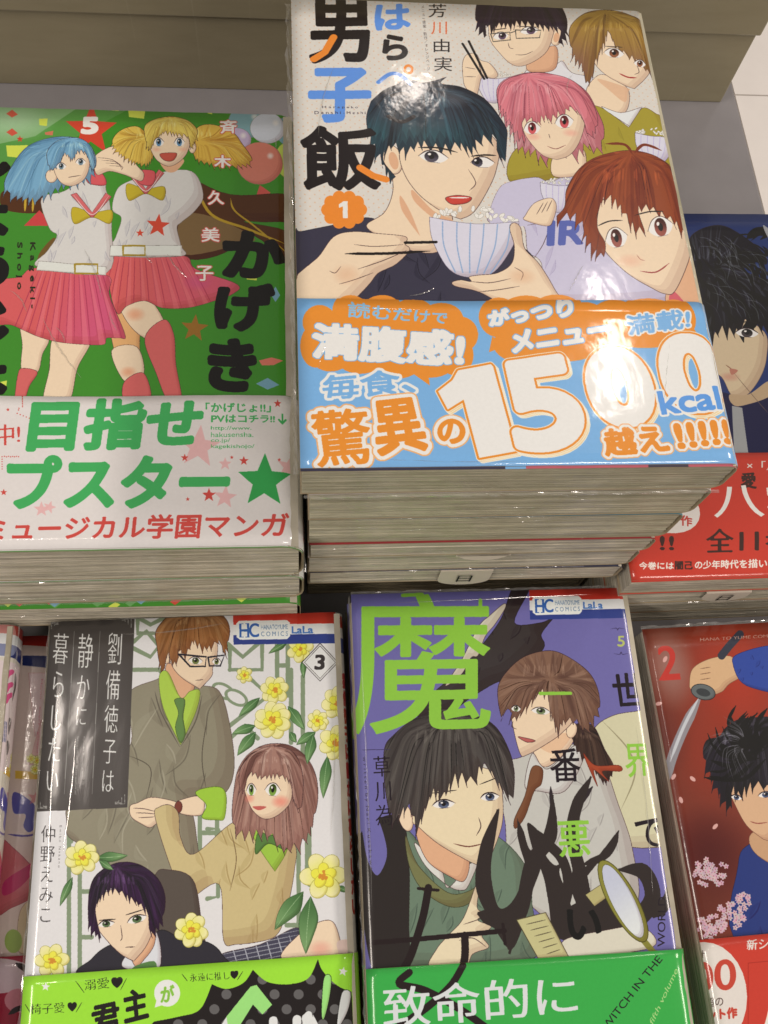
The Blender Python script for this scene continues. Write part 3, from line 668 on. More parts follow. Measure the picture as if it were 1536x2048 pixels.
    # lettering
    for ch, q in (("斉", (1128, 100, 1210, 166)), ("木", (1098, 280, 1180, 340)), ("久", (1065, 460, 1145, 530)), ("美", (1032, 650, 1122, 720)), ("子", (1002, 846, 1090, 920))):
        s.text(ch, [(q[0], q[1]), (q[2], q[1]), (q[2], q[3]), (q[0], q[3])], (226, 212, 204), bold=3, outline=[(5, (200, 80, 70))])
    s.text("か", [(1160, 668), (1450, 700), (1440, 900), (1150, 890)], (30, 30, 26), bold=20)
    s.text("げ", [(1120, 950), (1395, 950), (1370, 1170), (1110, 1165)], (30, 30, 26), bold=19)
    s.text("き", [(1085, 1225), (1300, 1240), (1290, 1480), (1075, 1470)], (30, 30, 26), bold=20)
    s.text("しょうじょ", [(-170, 160), (38, 175), (25, 1500), (-170, 1500)], (30, 30, 26), bold=18, vertical=True)
    s.text("K a g e k i -", [(178, 725), (178, 1062), (146, 1062), (146, 725)], (44, 46, 34), bold=2)
    s.text("S h o j o", [(112, 725), (112, 965), (80, 965), (80, 725)], (44, 46, 34), bold=2)
    if not band:
        for i in range(26):
            x = rr.uniform(0, 128); y = rr.uniform(0, 8); s.mm = True
            s.fill([(x - 2, y), (x + .5, y + 1.6), (x + 2.4, y + .6), (x, y - 1.4)], rr.choice([(202, 204, 70), (112, 152, 168), (200, 70, 50), (104, 150, 84)]), sm=False)
        return s
    # band
    s.band(55.4, (214, 197, 190))
    s.V(0, 760, 2.477)
    PK, RD, GN = (220, 158, 154), (200, 66, 58), (62, 160, 84)
    for c, r, a in (((985, 330), 110, .1), ((1115, 415), 34, 0), ((1115, 580), 60, .1), ((1430, 430), 62, .2), ((205, 640), 40, 0), ((245, 630), 34, .3), ((1455, 360), 28, 0)): s.star(c, r, PK, a, .85)
    for c, r in (((915, 385), 20), ((1148, 383), 10), ((1208, 400), 24), ((1383, 395), 10), ((930, 590), 11), ((1035, 570), 36), ((1375, 118), 20), ((40, 148), 10), ((18, 556), 18)): s.star(c, r, RD)
    s.star((1310, 500), 138, (48, 150, 72), .02, inner=.44)
    s.text("目指せ", [(172, 105), (1005, 98), (975, 325), (140, 345)], GN, bold=14)
    s.text("プスター", [(45, 385), (1145, 375), (1110, 620), (55, 630)], GN, bold=14)
    s.text("ミュージカル学園マンガ", [(-60, 682), (1432, 656), (1418, 775), (-70, 795)], RD, bold=3.5)
    s.text("中!", [(-20, 222), (98, 215), (98, 315), (-20, 330)], RD, bold=3, mincho=5)
    s.text("「かげじょ!!」", [(1020, 116), (1340, 116), (1340, 160), (1020, 160)], GN, bold=2)
    s.text("PVはコチラ!!", [(1047, 172), (1360, 176), (1360, 210), (1047, 210)], GN, bold=2)
    s.text("↓", [(1378, 168), (1418, 168), (1418, 218), (1378, 218)], GN, bold=3)
    for i, (t, w) in enumerate((("http://www.", 200), ("hakusensha.", 210), ("co.jp/", 95), ("kagekishojo/", 215))):
        y = 228 + 30 * i
        s.text(t, [(1045, y), (1045 + w, y), (1045 + w, y + 24), (1045, y + 24)], GN, bold=.8)
    for i in range(14):
        s.ell((112 - (i * 2.5 if i > 6 else 0), 85 + i * 8) if i < 9 else (85 + (i - 9) * 15, 165 + (i - 9) * 6), 3, 3, RD)
        s.ell((12 + (i - 5) * 10, 378 + (2 if i % 2 else 0)) if i > 5 else (10, 380 + i * 12), 3, 3, RD)
    s.mm = True
    s.fill([(0, 0), (160, 0), (160, .5), (0, .5)], (96, 128, 74), sm=False)
    s.text("白泉社", [(131, 15), (134, 15), (134, 4), (131, 4)], RD, bold=.15)
    return s

def hc_mark(s, q, stripe):
    """the publisher's corner stripe with its round-cornered badge; q maps a 500 x 140 strip to drawing coordinates"""
    Hm = square_to_quad(q)
    def T(pts):
        P = np.c_[np.array(pts, float) / (500, 140), np.ones(len(pts))]; P[:, 1] = 1 - P[:, 1]
        r = P @ Hm.T; return [tuple(v) for v in r[:, :2] / r[:, 2:]]
    s.fill(T([(0, -16), (700, -16), (700, 48), (0, 48)]), (196, 52, 40), sm=False)
    s.fill(T([(0, 48), (700, 48), (700, 96), (0, 96)]), (216, 206, 200), sm=False)
    s.fill(T([(0, 96), (700, 96), (700, 140), (0, 140)]), (50, 62, 124), sm=False)
    s.fill(T([(14, 42), (26, 30), (240, 30), (254, 42), (254, 104), (240, 118), (30, 118), (14, 106)]), (220, 212, 206), sm=False)
    for ch, x in (("H", 28), ("C", 72)):
        s.text(ch, T([(x, 44), (x + 42, 44), (x + 42, 106), (x, 106)]), (48, 90, 156), bold=2.2)
        if ch == "H": s.stroke(T([(26, 44), (46, 44)]), (48, 90, 156), 3, taper=False); s.stroke(T([(26, 106), (46, 106)]), (48, 90, 156), 3, taper=False); s.stroke(T([(54, 44), (72, 44)]), (48, 90, 156), 3, taper=False); s.stroke(T([(54, 106), (72, 106)]), (48, 90, 156), 3, taper=False)
    s.text("HANATOYUME", T([(124, 50), (244, 50), (244, 72), (124, 72)]), (86, 116, 150), bold=.6)
    s.text("C O M I C S", T([(124, 82), (244, 82), (244, 103), (124, 103)]), (86, 116, 150), bold=.6)
    s.text("LaLa", T([(262, 60), (356, 60), (356, 92), (262, 92)]), (70, 110, 170), bold=2)

def art_c():
    s = Sheet('C', base=(214, 203, 198))
    s.V(60, 1210, 2.327)
    LT = (128, 138, 108)
    def bar(*p, w=21): s.stroke(list(p), LT, w, sm=False, taper=False)
    for q in ([(490, 50), (560, 90), (620, 60)], [(480, 170), (540, 120), (600, 190), (560, 240), (480, 200)], [(500, 60), (500, 130), (640, 130), (640, 260)], [(480, 300), (600, 300), (640, 350)], [(1080, 170), (1080, 300), (930, 300), (930, 190)], [(1150, 170), (1150, 330)], [(1200, 170), (1200, 420)], [(920, 180), (990, 240), (1060, 180)], [(980, 300), (1110, 420), (930, 560)], [(1150, 280), (1200, 280)], [(1270, 330), (1270, 900)], [(1215, 300), (1215, 640)], [(930, 620), (1000, 560), (1060, 620)], [(780, 880), (830, 800), (780, 760)], [(790, 980), (790, 1280)], [(870, 1000), (870, 1180)], [(790, 1060), (900, 1060)], [(1250, 1100), (1250, 1300)], [(1300, 1040), (1300, 1300)], [(190, 960), (190, 1100)]): bar(*q)
    for c, r in (((900, 400), 60), ((960, 430), 60)): s.ell(c, r, r * .6, LT, .5); s.ell(c, r * .75, r * .38, (214, 203, 198), .5)
    s.V(0, 1600, 2.076)
    for q in ([(285, 100), (285, 740)], [(330, 300), (330, 740)], [(330, 380), (395, 380)], [(330, 570), (380, 570)], [(860, 120), (905, 120), (905, 400), (860, 410)], [(855, 240), (905, 240)], [(1240, 150), (1240, 560)], [(1275, 120), (1275, 300)], [(1190, 520), (1260, 520)]): bar(*q, w=18)
    # standing person, grey pullover
    s.V(60, 1210, 2.327)
    G = (138, 126, 104)
    g = s.fill([(170, 1010), (180, 930), (330, 820), (470, 640), (450, 420), (590, 345), (640, 330), (780, 370), (880, 400), (930, 560), (950, 760), (900, 880), (760, 900), (770, 1040), (790, 1200), (800, 1320), (560, 1330), (400, 1320), (300, 1160), (180, 1080)], G, line=LN)
    cl = s.full(g); s.folds(cl, (300, 400, 920, 1280), (96, 86, 72), 22, 14, alpha=.35); s.folds(cl, (300, 400, 920, 1280), (164, 152, 130), 12, 16, alpha=.35, seed=4)
    s.stroke([(460, 700), (560, 760), (540, 900)], (84, 74, 62), 4); s.stroke([(830, 500), (800, 700), (820, 860)], (84, 74, 62), 4)
    s.fill([(640, 270), (760, 330), (750, 420), (690, 450), (640, 380)], SH, line=LN)
    s.fill([(600, 335), (640, 310), (700, 430), (745, 400), (790, 400), (770, 500), (700, 650), (700, 650), (620, 480)], (166, 190, 66), line=(90, 100, 40))
    s.fill([(672, 440), (720, 440), (712, 520), (722, 600), (700, 640), (676, 570), (690, 500)], (96, 124, 66), line=(60, 74, 40))
    s.stroke([(580, 400), (610, 500), (696, 660)], (96, 86, 72), 6); s.stroke([(800, 420), (770, 540), (700, 660)], (96, 86, 72), 6)
    s.ell((632, 228), 24, 44, SK, -.1, line=LN)
    s.fill([(650, 200), (660, 280), (710, 340), (790, 390), (790, 390), (845, 330), (850, 290), (870, 240), (860, 160), (740, 120)], SK, line=LN)
    s.hair([(590, 190), (585, 120), (640, 50), (700, 20), (820, 10), (900, 50), (930, 120), (905, 230), (905, 230), (880, 170), (820, 200), (760, 170), (720, 230), (690, 200), (690, 250), (660, 270), (640, 220), (620, 310), (600, 260)], (150, 96, 56), (100, 60, 36), (196, 146, 96), (760, 20), seed=21, n=40, w=6)
    s.eye((770, 258), 64, 34, (110, 116, 60), .1); s.eye((868, 262), 40, 30, (110, 116, 60), .1)
    for q in ([(692, 228), (820, 240), (815, 284), (745, 285)], [(828, 242), (905, 232), (885, 282), (835, 282)]): s.stroke(q + [q[0]], (40, 38, 46), 8, sm=False, taper=False)
    s.stroke([(770, 350), (805, 346)], LN, 3)
    # joined hands, cuff
    s.fill([(690, 930), (690, 910), (800, 890), (800, 975), (700, 970)], SK, line=LN)
    s.fill([(770, 870), (870, 845), (912, 880), (905, 990), (870, 1000), (800, 990), (820, 930)], (152, 186, 52), line=(80, 100, 30))
    s.fill([(465, 935), (500, 920), (560, 895), (640, 905), (690, 925), (690, 975), (600, 1010), (560, 1035), (520, 1020), (470, 985)], SK, line=LN)
    for i in range(3): s.stroke([(480 + i * 12, 945 + i * 22), (530 + i * 10, 948 + i * 20), (580, 960 + i * 12)], LN, 3)
    s.ell((690, 940), 18, 28, (120, 60, 50), .1, line=LN)
    # seated person, beige pullover
    BG = (196, 170, 118)
    g = s.fill([(580, 980), (600, 940), (650, 930), (690, 970), (700, 1080), (760, 1160), (930, 1020), (1020, 1000), (1100, 1020), (1230, 1110), (1230, 1240), (1200, 1400), (1160, 1520), (1100, 1560), (960, 1580), (900, 1560), (880, 1300), (740, 1370), (700, 1330), (640, 1180)], BG, line=LN)
    cl = s.full(g); s.folds(cl, (640, 1000, 1200, 1540), (150, 118, 70), 22, 12, alpha=.35)
    s.stroke([(930, 1040), (960, 1180), (930, 1330)], (120, 92, 60), 4)
    s.fill([(1010, 1000), (1060, 1010), (1110, 1100), (1140, 1000), (1200, 1120), (1140, 1240), (1140, 1240), (1060, 1120)], (150, 182, 60), line=(90, 100, 40))
    s.fill([(1060, 1060), (1110, 1070), (1180, 1080), (1190, 1140), (1110, 1110), (1050, 1160)], (86, 118, 60), line=(50, 70, 36))
    HB = (160, 114, 100)
    s.hair([(950, 850), (970, 760), (1020, 690), (1100, 648), (1200, 650), (1280, 700), (1330, 790), (1340, 900), (1320, 1000), (1290, 1080), (1230, 1120), (1180, 1140), (1110, 1060), (1020, 1060), (960, 1050), (940, 980)], HB, (96, 60, 54), (196, 156, 140), (1130, 655), seed=22, n=50, w=7)
    s.fill([(1000, 830), (1010, 900), (1040, 960), (1090, 995), (1150, 980), (1210, 920), (1215, 840), (1160, 760), (1060, 750)], SK, line=LN)
    s.hair([(975, 850), (980, 760), (1040, 690), (1130, 655), (1230, 690), (1270, 800), (1260, 950), (1225, 900), (1215, 820), (1150, 790), (1080, 800), (1020, 780), (1000, 850)], HB, (96, 60, 54), (206, 168, 150), (1130, 655), seed=23, n=34, w=6)
    s.soft((1165, 915), 50, 34, (226, 120, 100), .75); s.soft((1020, 900), 30, 26, (226, 120, 100), .6)
    s.eye((1030, 860), 44, 56, (120, 150, 60)); s.eye((1130, 860), 70, 60, (120, 150, 60), .15)
    s.fill([(1035, 938), (1075, 935), (1100, 940), (1065, 955)], (190, 90, 80))
    # legs / plaid skirt
    s.V(0, 1600, 2.076)
    s.fill([(640, 320), (700, 290), (800, 330), (835, 500), (850, 700), (660, 700), (600, 560)], (88, 76, 68), line=LN)
    g = s.fill([(920, 640), (1080, 600), (1230, 530), (1240, 590), (1190, 680), (930, 690)], (70, 66, 80), line=LN)
    cl = s.full(g)
    for i in range(6): s.stroke([(950 + i * 50, 560), (990 + i * 50, 700)], (170, 164, 170), 4, clip=cl); s.stroke([(900, 610 + i * 18), (1250, 540 + i * 18)], (150, 144, 150), 3, clip=cl)
    s.fill([(1170, 660), (1240, 560), (1330, 505), (1390, 515), (1420, 640), (1380, 670)], SK, line=LN); s.soft((1330, 620), 60, 40, (220, 140, 120), .6)
    s.fill([(1400, 590), (1455, 585), (1455, 650), (1415, 650)], (216, 180, 166))
    # lower person, dark violet hair and dark suit
    s.fill([(350, 730), (380, 660), (460, 600), (620, 560), (680, 540), (760, 580), (860, 590), (920, 640), (920, 720)], (52, 48, 54), line=(30, 26, 30))
    s.fill([(520, 650), (640, 540), (660, 700), (520, 700)], (208, 200, 200), line=LN); s.fill([(540, 600), (635, 540), (640, 600), (600, 660), (560, 690)], SH, line=LN)
    s.fill([(560, 690), (640, 670), (640, 720), (550, 720)], (86, 120, 66))
    s.fill([(395, 430), (400, 520), (440, 580), (500, 640), (555, 670), (555, 670), (610, 600), (640, 500), (600, 400), (470, 370)], SK, line=LN)
    s.hair([(365, 480), (370, 380), (400, 310), (480, 262), (570, 265), (650, 320), (685, 400), (675, 490), (640, 545), (620, 540), (610, 460), (560, 420), (500, 380), (455, 372), (420, 400), (395, 460), (420, 580), (420, 580), (375, 530)], (56, 34, 60), (30, 18, 34), (110, 76, 118), (480, 275), seed=24, n=44, w=6)
    s.eye((440, 515), 66, 28, (90, 110, 70), -.15, lw=4); s.eye((568, 495), 80, 32, (90, 110, 70), -.3, lw=4)
    s.stroke([(410, 500), (480, 495)], K, 4); s.stroke([(520, 478), (595, 455)], K, 4); s.stroke([(500, 520), (506, 570), (498, 585)], LN, 3); s.stroke([(520, 612), (560, 610)], LN, 3)
    # leaves and camellia-like flowers
    for a, b, w in (((300, 320), (248, 440), 16), ((400, 240), (530, 230), 20), ((410, 250), (470, 290), 14), ((1260, 380), (1140, 540), 36), ((1290, 400), (1270, 640), 38), ((1400, 360), (1450, 380), 12)): s.leaf(a, b, w)
    for x, y, r in ((340, 240, 72), (1345, 315, 98), (795, 540, 70), (215, 668, 72)): s.flower((x, y), r, x)
    s.V(60, 1210, 2.327)
    for a, b, w in (((1070, 430), (970, 520), 20), ((1200, 170), (1110, 225), 14), ((1050, 590), (965, 700), 26), ((1050, 560), (940, 600), 22), ((1200, 470), (1280, 580), 24), ((1210, 590), (1240, 640), 16), ((1330, 590), (1240, 650), 22), ((1320, 600), (1290, 740), 24), ((1385, 700), (1365, 900), 26), ((1270, 250), (1275, 340), 14)): s.leaf(a, b, w)
    for x, y, r in ((1258, 205, 62), (998, 325, 38), (1138, 395, 66), (1130, 535, 88), (1340, 538, 50), (1435, 455, 76), (1425, 640, 78)): s.flower((x, y), r, x)
    # title block
    D = (74, 67, 63)
    s.fill([(70, 65), (487, 45), (452, 942), (15, 962)], D, sm=False)
    WT = (206, 196, 188)
    s.text("劉備徳子は", [(362, 125), (432, 128), (390, 872), (330, 868)], WT, vertical=True, bold=.6, mincho=3)
    s.text("静かに", [(226, 130), (300, 133), (262, 560), (208, 560)], WT, vertical=True, bold=.6, mincho=3)
    s.text("暮らしたい", [(110, 128), (182, 132), (132, 868), (68, 862)], WT, vertical=True, bold=1.0, mincho=3)
    s.stroke([(325, 120), (288, 880)], (150, 142, 134), 2, sm=False, taper=False); s.stroke([(205, 120), (158, 880)], (150, 142, 134), 2, sm=False, taper=False)
    s.line("Ryuubi Tokuko wa", (246, 610), (238, 800), 8, (150, 142, 134)); s.line("Shizukani Kurashitai", (218, 610), (206, 880), 8, (150, 142, 134))
    for cx, cy, sx, sy in ((470, 60, -1, 1), (440, 925, -1, -1), (85, 80, 1, 1), (32, 945, 1, -1)):
        for k in (0, 14, 28):
            s.stroke([(cx + sx * k, cy + sy * (44 - k)), (cx + sx * k, cy + sy * k * .3), (cx + sx * 46, cy + sy * k * .3)], (170, 160, 150), 2.5, sm=False, taper=False)
    # number in a diamond
    for r, w in ((88, 4), (76, 3)):
        q = [(1350, 265 - r), (1350 + r * .95, 265), (1350, 265 + r), (1350 - r * .95, 265)]
        if w == 4: s.fill(q, (216, 206, 200), sm=False)
        s.stroke(q + [q[0]], (70, 62, 60), w, sm=False, taper=False)
    s.text("3", [(1330, 232), (1372, 232), (1368, 298), (1326, 298)], (60, 54, 54), bold=4)
    hc_mark(s, [(945, 42), (1465, 35), (1468, 176), (947, 183)], 0)
    s.V(0, 1600, 2.076)
    s.text("仲野えみこ", [(170, 105), (230, 105), (216, 508), (156, 508)], (72, 66, 66), vertical=True, bold=.6, mincho=1.5)
    s.line("E m i k o   N a k a n o", (246, 105), (240, 280), 9, (120, 112, 110))
    # band
    s.band(51.6, (150, 208, 44))
    BK = (40, 36, 36)
    g = s.fill([(560, 1010), (640, 920), (640, 920), (740, 900), (830, 870), (880, 765), (880, 765), (940, 785), (1010, 760), (1050, 705), (1050, 705), (1110, 755), (1200, 765), (1280, 740), (1320, 660), (1320, 660), (1340, 710), (1400, 770), (1470, 800), (1530, 800), (1530, 1100), (540, 1100)], BK)
    cl = s.full(g)
    for i in range(9):
        for j in range(6): s.ell((690 + i * 100 + (j % 2) * 50, 745 + j * 62), 21, 21, (96, 90, 88), clip=cl)
    s.stroke([(150, 745), (230, 800), (300, 860), (420, 900)], (150, 208, 44), 2)
    LG = (150, 206, 110)
    s.fill([(940, 900), (1040, 775), (1065, 768), (1130, 850), (1090, 890), (1050, 850), (1000, 930), (985, 1100), (900, 1100)], LG, sm=False)
    s.fill([(880, 1000), (940, 900), (950, 960), (960, 1100), (860, 1100)], (214, 206, 200), sm=False)
    s.fill([(1345, 740), (1375, 735), (1368, 820), (1345, 910), (1335, 880)], LG, line=(30, 26, 26)); s.fill([(1420, 800), (1455, 800), (1445, 870), (1410, 940), (1400, 920)], (214, 206, 200), line=(30, 26, 26))
    s.fill([(1290, 1000), (1300, 890), (1330, 950), (1330, 1100), (1270, 1100)], (214, 206, 200), sm=False)
    s.text("しが", [(1130, 900), (1290, 890), (1290, 1100), (1130, 1100)], (214, 206, 200), bold=14)
    s.star((1424, 712), 20, (222, 214, 206), .2); s.star((190, 775), 20, (222, 214, 206), .1)
    s.text("溺愛", [(350, 748), (452, 735), (456, 782), (352, 792)], BK, bold=1.2, mincho=1.5); s.text("♥", [(464, 738), (508, 736), (508, 778), (464, 780)], BK, bold=2)
    s.text("永遠に推し", [(786, 722), (952, 712), (954, 746), (788, 756)], BK, bold=1.0, mincho=1); s.text("♥", [(958, 712), (988, 710), (988, 740), (958, 742)], BK, bold=2)
    s.text("椅子愛", [(126, 848), (268, 840), (268, 884), (126, 892)], BK, bold=1.2, mincho=1.5); s.text("♥", [(282, 842), (318, 840), (318, 876), (282, 878)], BK, bold=2)
    for p, q in (((315, 752), (350, 800)), ((526, 740), (500, 790)), ((755, 722), (778, 752)), ((1008, 712), (985, 748)), ((104, 848), (125, 882)), ((340, 840), (315, 882))): s.stroke([p, q], BK, 2.5)
    s.text("君", [(378, 862), (488, 838), (500, 960), (392, 985)], BK, bold=5); s.text("主", [(510, 800), (602, 780), (615, 900), (520, 925)], BK, bold=5)
    s.ell((694, 802), 54, 56, (220, 212, 204)); s.fill([(650, 830), (642, 862), (680, 850)], (220, 212, 204), sm=False)
    s.text("が", [(668, 775), (722, 768), (722, 835), (668, 840)], (130, 180, 60), bold=3)
    s.V(60, 1210, 2.327)
    s.mm = True
    s.fill([(109.2, 0), (140, 0), (140, 174), (109.2, 174)], (214, 203, 198), sm=False)
    s.fill([(109.2, 168.2), (140, 168.2), (140, 173), (109.2, 173)], (196, 52, 40), sm=False); s.fill([(109.2, 158), (140, 158), (140, 164), (109.2, 164)], (50, 62, 124), sm=False)
    s.fill([(109.2, 0), (140, 0), (140, 51.6), (109.2, 51.6)], (150, 208, 44), sm=False)
    s.text("劉備徳子は静かに暮らしたい", [(111.2, 150), (116.5, 150), (116.5, 64), (111.2, 64)], (190, 48, 46), vertical=True, bold=.35)
    return s

def art_d():
    s = Sheet('D', base=(106, 96, 152))
    s.V(680, 1160, 2.133)
    # dark cloth shape behind the lettering
    g = s.fill([(740, 30), (810, 30), (745, 180), (860, 180), (910, 160), (860, 230), (870, 290), (760, 400), (660, 440), (560, 500), (470, 560), (330, 580), (400, 480), (520, 380), (620, 260), (690, 160)], (62, 54, 54), line=(40, 34, 36))
    s.folds(s.full(g), (560, 100, 860, 420), (40, 34, 38), 10, 12)
    s.fill([(590, 200), (640, 150), (700, 100), (705, 120), (660, 190), (620, 240), (590, 320), (560, 330), (520, 400), (450, 450), (520, 340)], (208, 196, 172), line=LN)
    # person behind, pale coat
    CR = (200, 186, 150)
    s.fill([(1080, 640), (1160, 580), (1260, 560), (1330, 560), (1420, 700), (1460, 1100), (1100, 1100), (1000, 800)], CR, line=LN)
    s.stroke([(1120, 600), (1230, 720), (1260, 830), (1200, 980)], (150, 136, 104), 6)
    g = s.fill([(600, 800), (760, 760), (820, 730), (1000, 700), (1120, 780), (1190, 960), (1250, 1150), (1260, 1400), (1000, 1500), (740, 1300), (700, 1000)], (186, 176, 166), line=LN)
    s.folds(s.full(g), (760, 760, 1200, 1300), (134, 122, 118), 18, 10)
    s.fill([(830, 680), (1000, 620), (990, 700), (900, 790), (850, 780)], SK, line=LN); s.fill([(840, 690), (990, 650), (920, 740)], SH, alpha=.6)
    s.fill([(820, 740), (860, 790), (900, 800), (1010, 700), (1040, 760), (960, 900), (850, 900), (790, 880)], (198, 188, 180), line=LN)
    s.fill([(820, 800), (865, 805), (860, 870), (830, 900), (790, 1010), (750, 1060), (745, 1020), (790, 920)], (120, 74, 50), line=(70, 44, 34))
    s.stroke([(900, 880), (905, 960), (920, 1060)], (52, 44, 46), 16); s.stroke([(1080, 880), (1020, 960), (990, 1040)], (52, 44, 46), 24)
    s.hair([(1000, 620), (1080, 620), (1130, 720), (1170, 800), (1130, 860), (1080, 800), (1000, 700)], (66, 48, 42), (40, 28, 26), (110, 84, 70), (1020, 620), seed=31)
    s.fill([(1040, 740), (1090, 790), (1190, 790), (1200, 815), (1120, 815), (1150, 860), (1085, 810), (1100, 880)], (160, 66, 40), line=(100, 40, 30))
    s.ell((990, 640), 22, 34, SK, .2, line=LN)
    s.fill([(735, 560), (738, 620), (770, 740), (800, 745), (880, 700), (950, 650), (1000, 580), (960, 460), (850, 430), (760, 480)], SK, line=LN)
    s.hair([(675, 510), (680, 440), (730, 370), (800, 320), (900, 300), (980, 330), (1060, 390), (1100, 460), (1110, 540), (1080, 600), (1040, 640), (1010, 600), (960, 600), (930, 640), (930, 640), (900, 560), (880, 470), (830, 500), (780, 560), (740, 590), (720, 540), (690, 590), (690, 590)], (126, 90, 72), (84, 56, 48), (166, 128, 106), (900, 420), seed=32, n=60, w=7)
    s.eye((858, 558), 78, 30, (120, 130, 90), .12, lw=3); s.eye((752, 548), 40, 26, (120, 130, 90), .1, lw=3)
    s.stroke([(740, 600), (735, 625), (755, 635)], LN, 3); s.fill([(760, 668), (790, 672), (835, 685), (800, 692)], (180, 90, 84), line=LN)
    # front person, black hair, green jacket
    s.V(700, 1580, 2.194)
    g = s.fill([(150, 120), (260, 180), (400, 330), (560, 250), (640, 200), (770, 330), (800, 500), (780, 760), (150, 780), (110, 780), (60, 300)], (104, 118, 98), line=(50, 56, 46))
    s.folds(s.full(g), (200, 200, 760, 740), (66, 78, 66), 22, 12)
    s.fill([(215, 110), (260, 300), (260, 600), (260, 760), (180, 790), (100, 790), (50, 500), (40, 200)], (50, 44, 42))
    s.fill([(245, 200), (300, 330), (430, 450), (530, 440), (600, 380), (590, 420), (520, 500), (430, 510), (320, 440), (260, 330)], (116, 112, 72), line=(60, 58, 40))
    s.fill([(285, 230), (400, 350), (430, 430), (520, 330), (560, 320), (520, 420), (490, 440), (430, 420), (330, 330)], (208, 198, 186), line=LN)
    s.fill([(290, 180), (330, 130), (500, 260), (525, 330), (500, 400), (440, 380), (340, 310)], SH, line=LN)
    s.ell((245, 120), 30, 62, SK, -.25, line=LN)
    s.fill([(275, 130), (300, 160), (380, 230), (480, 290), (560, 328), (600, 320), (640, 240), (670, 140), (670, 20), (640, -80), (400, -120), (300, -20)], (222, 196, 158), line=LN)
    s.stroke([(455, 235), (520, 248), (585, 235)], (110, 60, 50), 5); s.stroke([(565, 120), (575, 160), (555, 200)], LN, 4)
    s.eye((412, 62), 96, 38, (90, 96, 120), -.08, lw=5); s.eye((615, 30), 80, 36, (90, 96, 120), -.08, lw=5)
    s.stroke([(350, 15), (470, 0)], K, 4); s.stroke([(570, -25), (660, -60)], K, 4)
    s.V(680, 1160, 2.133)
    s.hair([(190, 720), (230, 660), (320, 590), (440, 550), (560, 570), (660, 620), (720, 720), (745, 820), (740, 940), (740, 940), (700, 900), (620, 790), (560, 850), (500, 830), (440, 920), (400, 900), (330, 1060), (330, 1060), (290, 960), (250, 1010), (215, 1000), (190, 860)], (78, 70, 66), (48, 42, 42), (112, 102, 94), (470, 560), seed=33, n=70, w=8)
    s.fill([(90, 1010), (140, 980), (185, 1080), (200, 1180), (160, 1260), (120, 1200), (100, 1100)], (106, 96, 152))
    # hands, dark branching shape, tag, hand lens
    s.V(700, 1580, 2.194)
    s.fill([(430, 640), (500, 560), (560, 400), (570, 420), (560, 520), (610, 540), (560, 570), (620, 600), (580, 640), (610, 690), (540, 720), (500, 780), (350, 780), (380, 700)], (220, 196, 160), line=LN)
    for q in ([(500, 590), (560, 570), (610, 550)], [(480, 660), (540, 650), (600, 690)]): s.stroke(q, LN, 3)
    DK = (54, 46, 44)
    for q in ([(655, 80), (600, 200), (575, 330), (570, 450), (610, 540), (700, 700), (760, 600), (800, 450), (840, 330), (800, 300), (745, 150), (735, 130), (745, 240), (770, 350), (720, 480), (660, 520), (630, 440), (620, 330), (640, 200)], [(888, 15), (870, 150), (845, 250), (900, 330), (950, 300), (920, 360), (960, 470), (1000, 640), (900, 640), (870, 480), (850, 380), (800, 250), (780, 145), (830, 180), (850, 210), (880, 120)], [(1060, -50), (1000, 50), (970, 160), (985, 300), (970, 420), (1010, 520), (1060, 500), (1040, 360), (1010, 240), (1010, 120)], [(1183, 175), (1150, 260), (1090, 320), (1020, 400), (1010, 360), (1080, 300), (1130, 240)]): s.fill(q, DK)
    for q, w in (([(650, 85), (600, 250), (580, 420), (640, 560), (700, 700)], 56), ([(890, 20), (880, 200), (800, 320), (760, 500), (700, 720)], 60), ([(740, 140), (770, 260), (820, 300)], 34), ([(1060, -60), (1000, 60), (975, 200), (1010, 400), (1000, 600)], 50), ([(1180, 180), (1130, 280), (1020, 330)], 30), ([(780, 150), (850, 220), (930, 300), (960, 420), (940, 580)], 44), ([(1180, 350), (1290, 360), (1330, 470), (1270, 560), (1180, 600)], 70), ([(1330, 560), (1400, 480), (1420, 410)], 50), ([(560, 540), (650, 580), (690, 640)], 60)): s.stroke(q, DK, w)
    s.fill([(900, 560), (1020, 480), (1180, 380), (1200, 600), (1080, 640), (930, 640)], DK)
    s.fill([(940, 660), (1100, 620), (1280, 600), (1330, 690), (1000, 740), (950, 730)], (206, 192, 170), line=LN)
    s.fill([(732, 570), (860, 538), (960, 730), (830, 745)], (188, 174, 122), sm=False, line=(80, 70, 50), lw=4)
    for i in range(6): s.stroke([(775 + i * 18, 590 + i * 26), (860 + i * 13, 570 + i * 26)], (90, 78, 60), 3.5)
    s.fill([(1035, 460), (1110, 410), (1130, 470), (1075, 510)], (176, 160, 104), sm=False, line=(80, 70, 50))
    s.stroke([(1290, 660), (1340, 720)], (130, 120, 50), 26, taper=False)
    th = np.linspace(0, 2 * np.pi, 40)
    def lens(rx, ry): return [(1200 + math.cos(t) * rx * .93 - math.sin(t) * ry * -.42 * 1, 488 + math.cos(t) * rx * .3 + math.sin(t) * ry) for t in th[:-1]]
    s.fill(lens(88, 178), (132, 124, 52), sm=False, line=(70, 64, 30), lw=3)
    s.fill(lens(68, 160), (184, 180, 192), sm=False, grad=((212, 206, 200), (1120, 380), (1290, 640)), line=(90, 84, 40))
    # lettering on the drawing
    G2 = (136, 184, 58); DKT = (40, 34, 38)
    s.V(680, 1160, 2.133)
    s.text("魔", [(40, 62), (640, 62), (640, 640), (40, 655)], G2, bold=5, mincho=0)
    for q in ([(268, 64), (352, 60)], [(600, 84), (600, 150)], [(545, 345), (545, 420)]): s.stroke(q, G2, 16, taper=False)
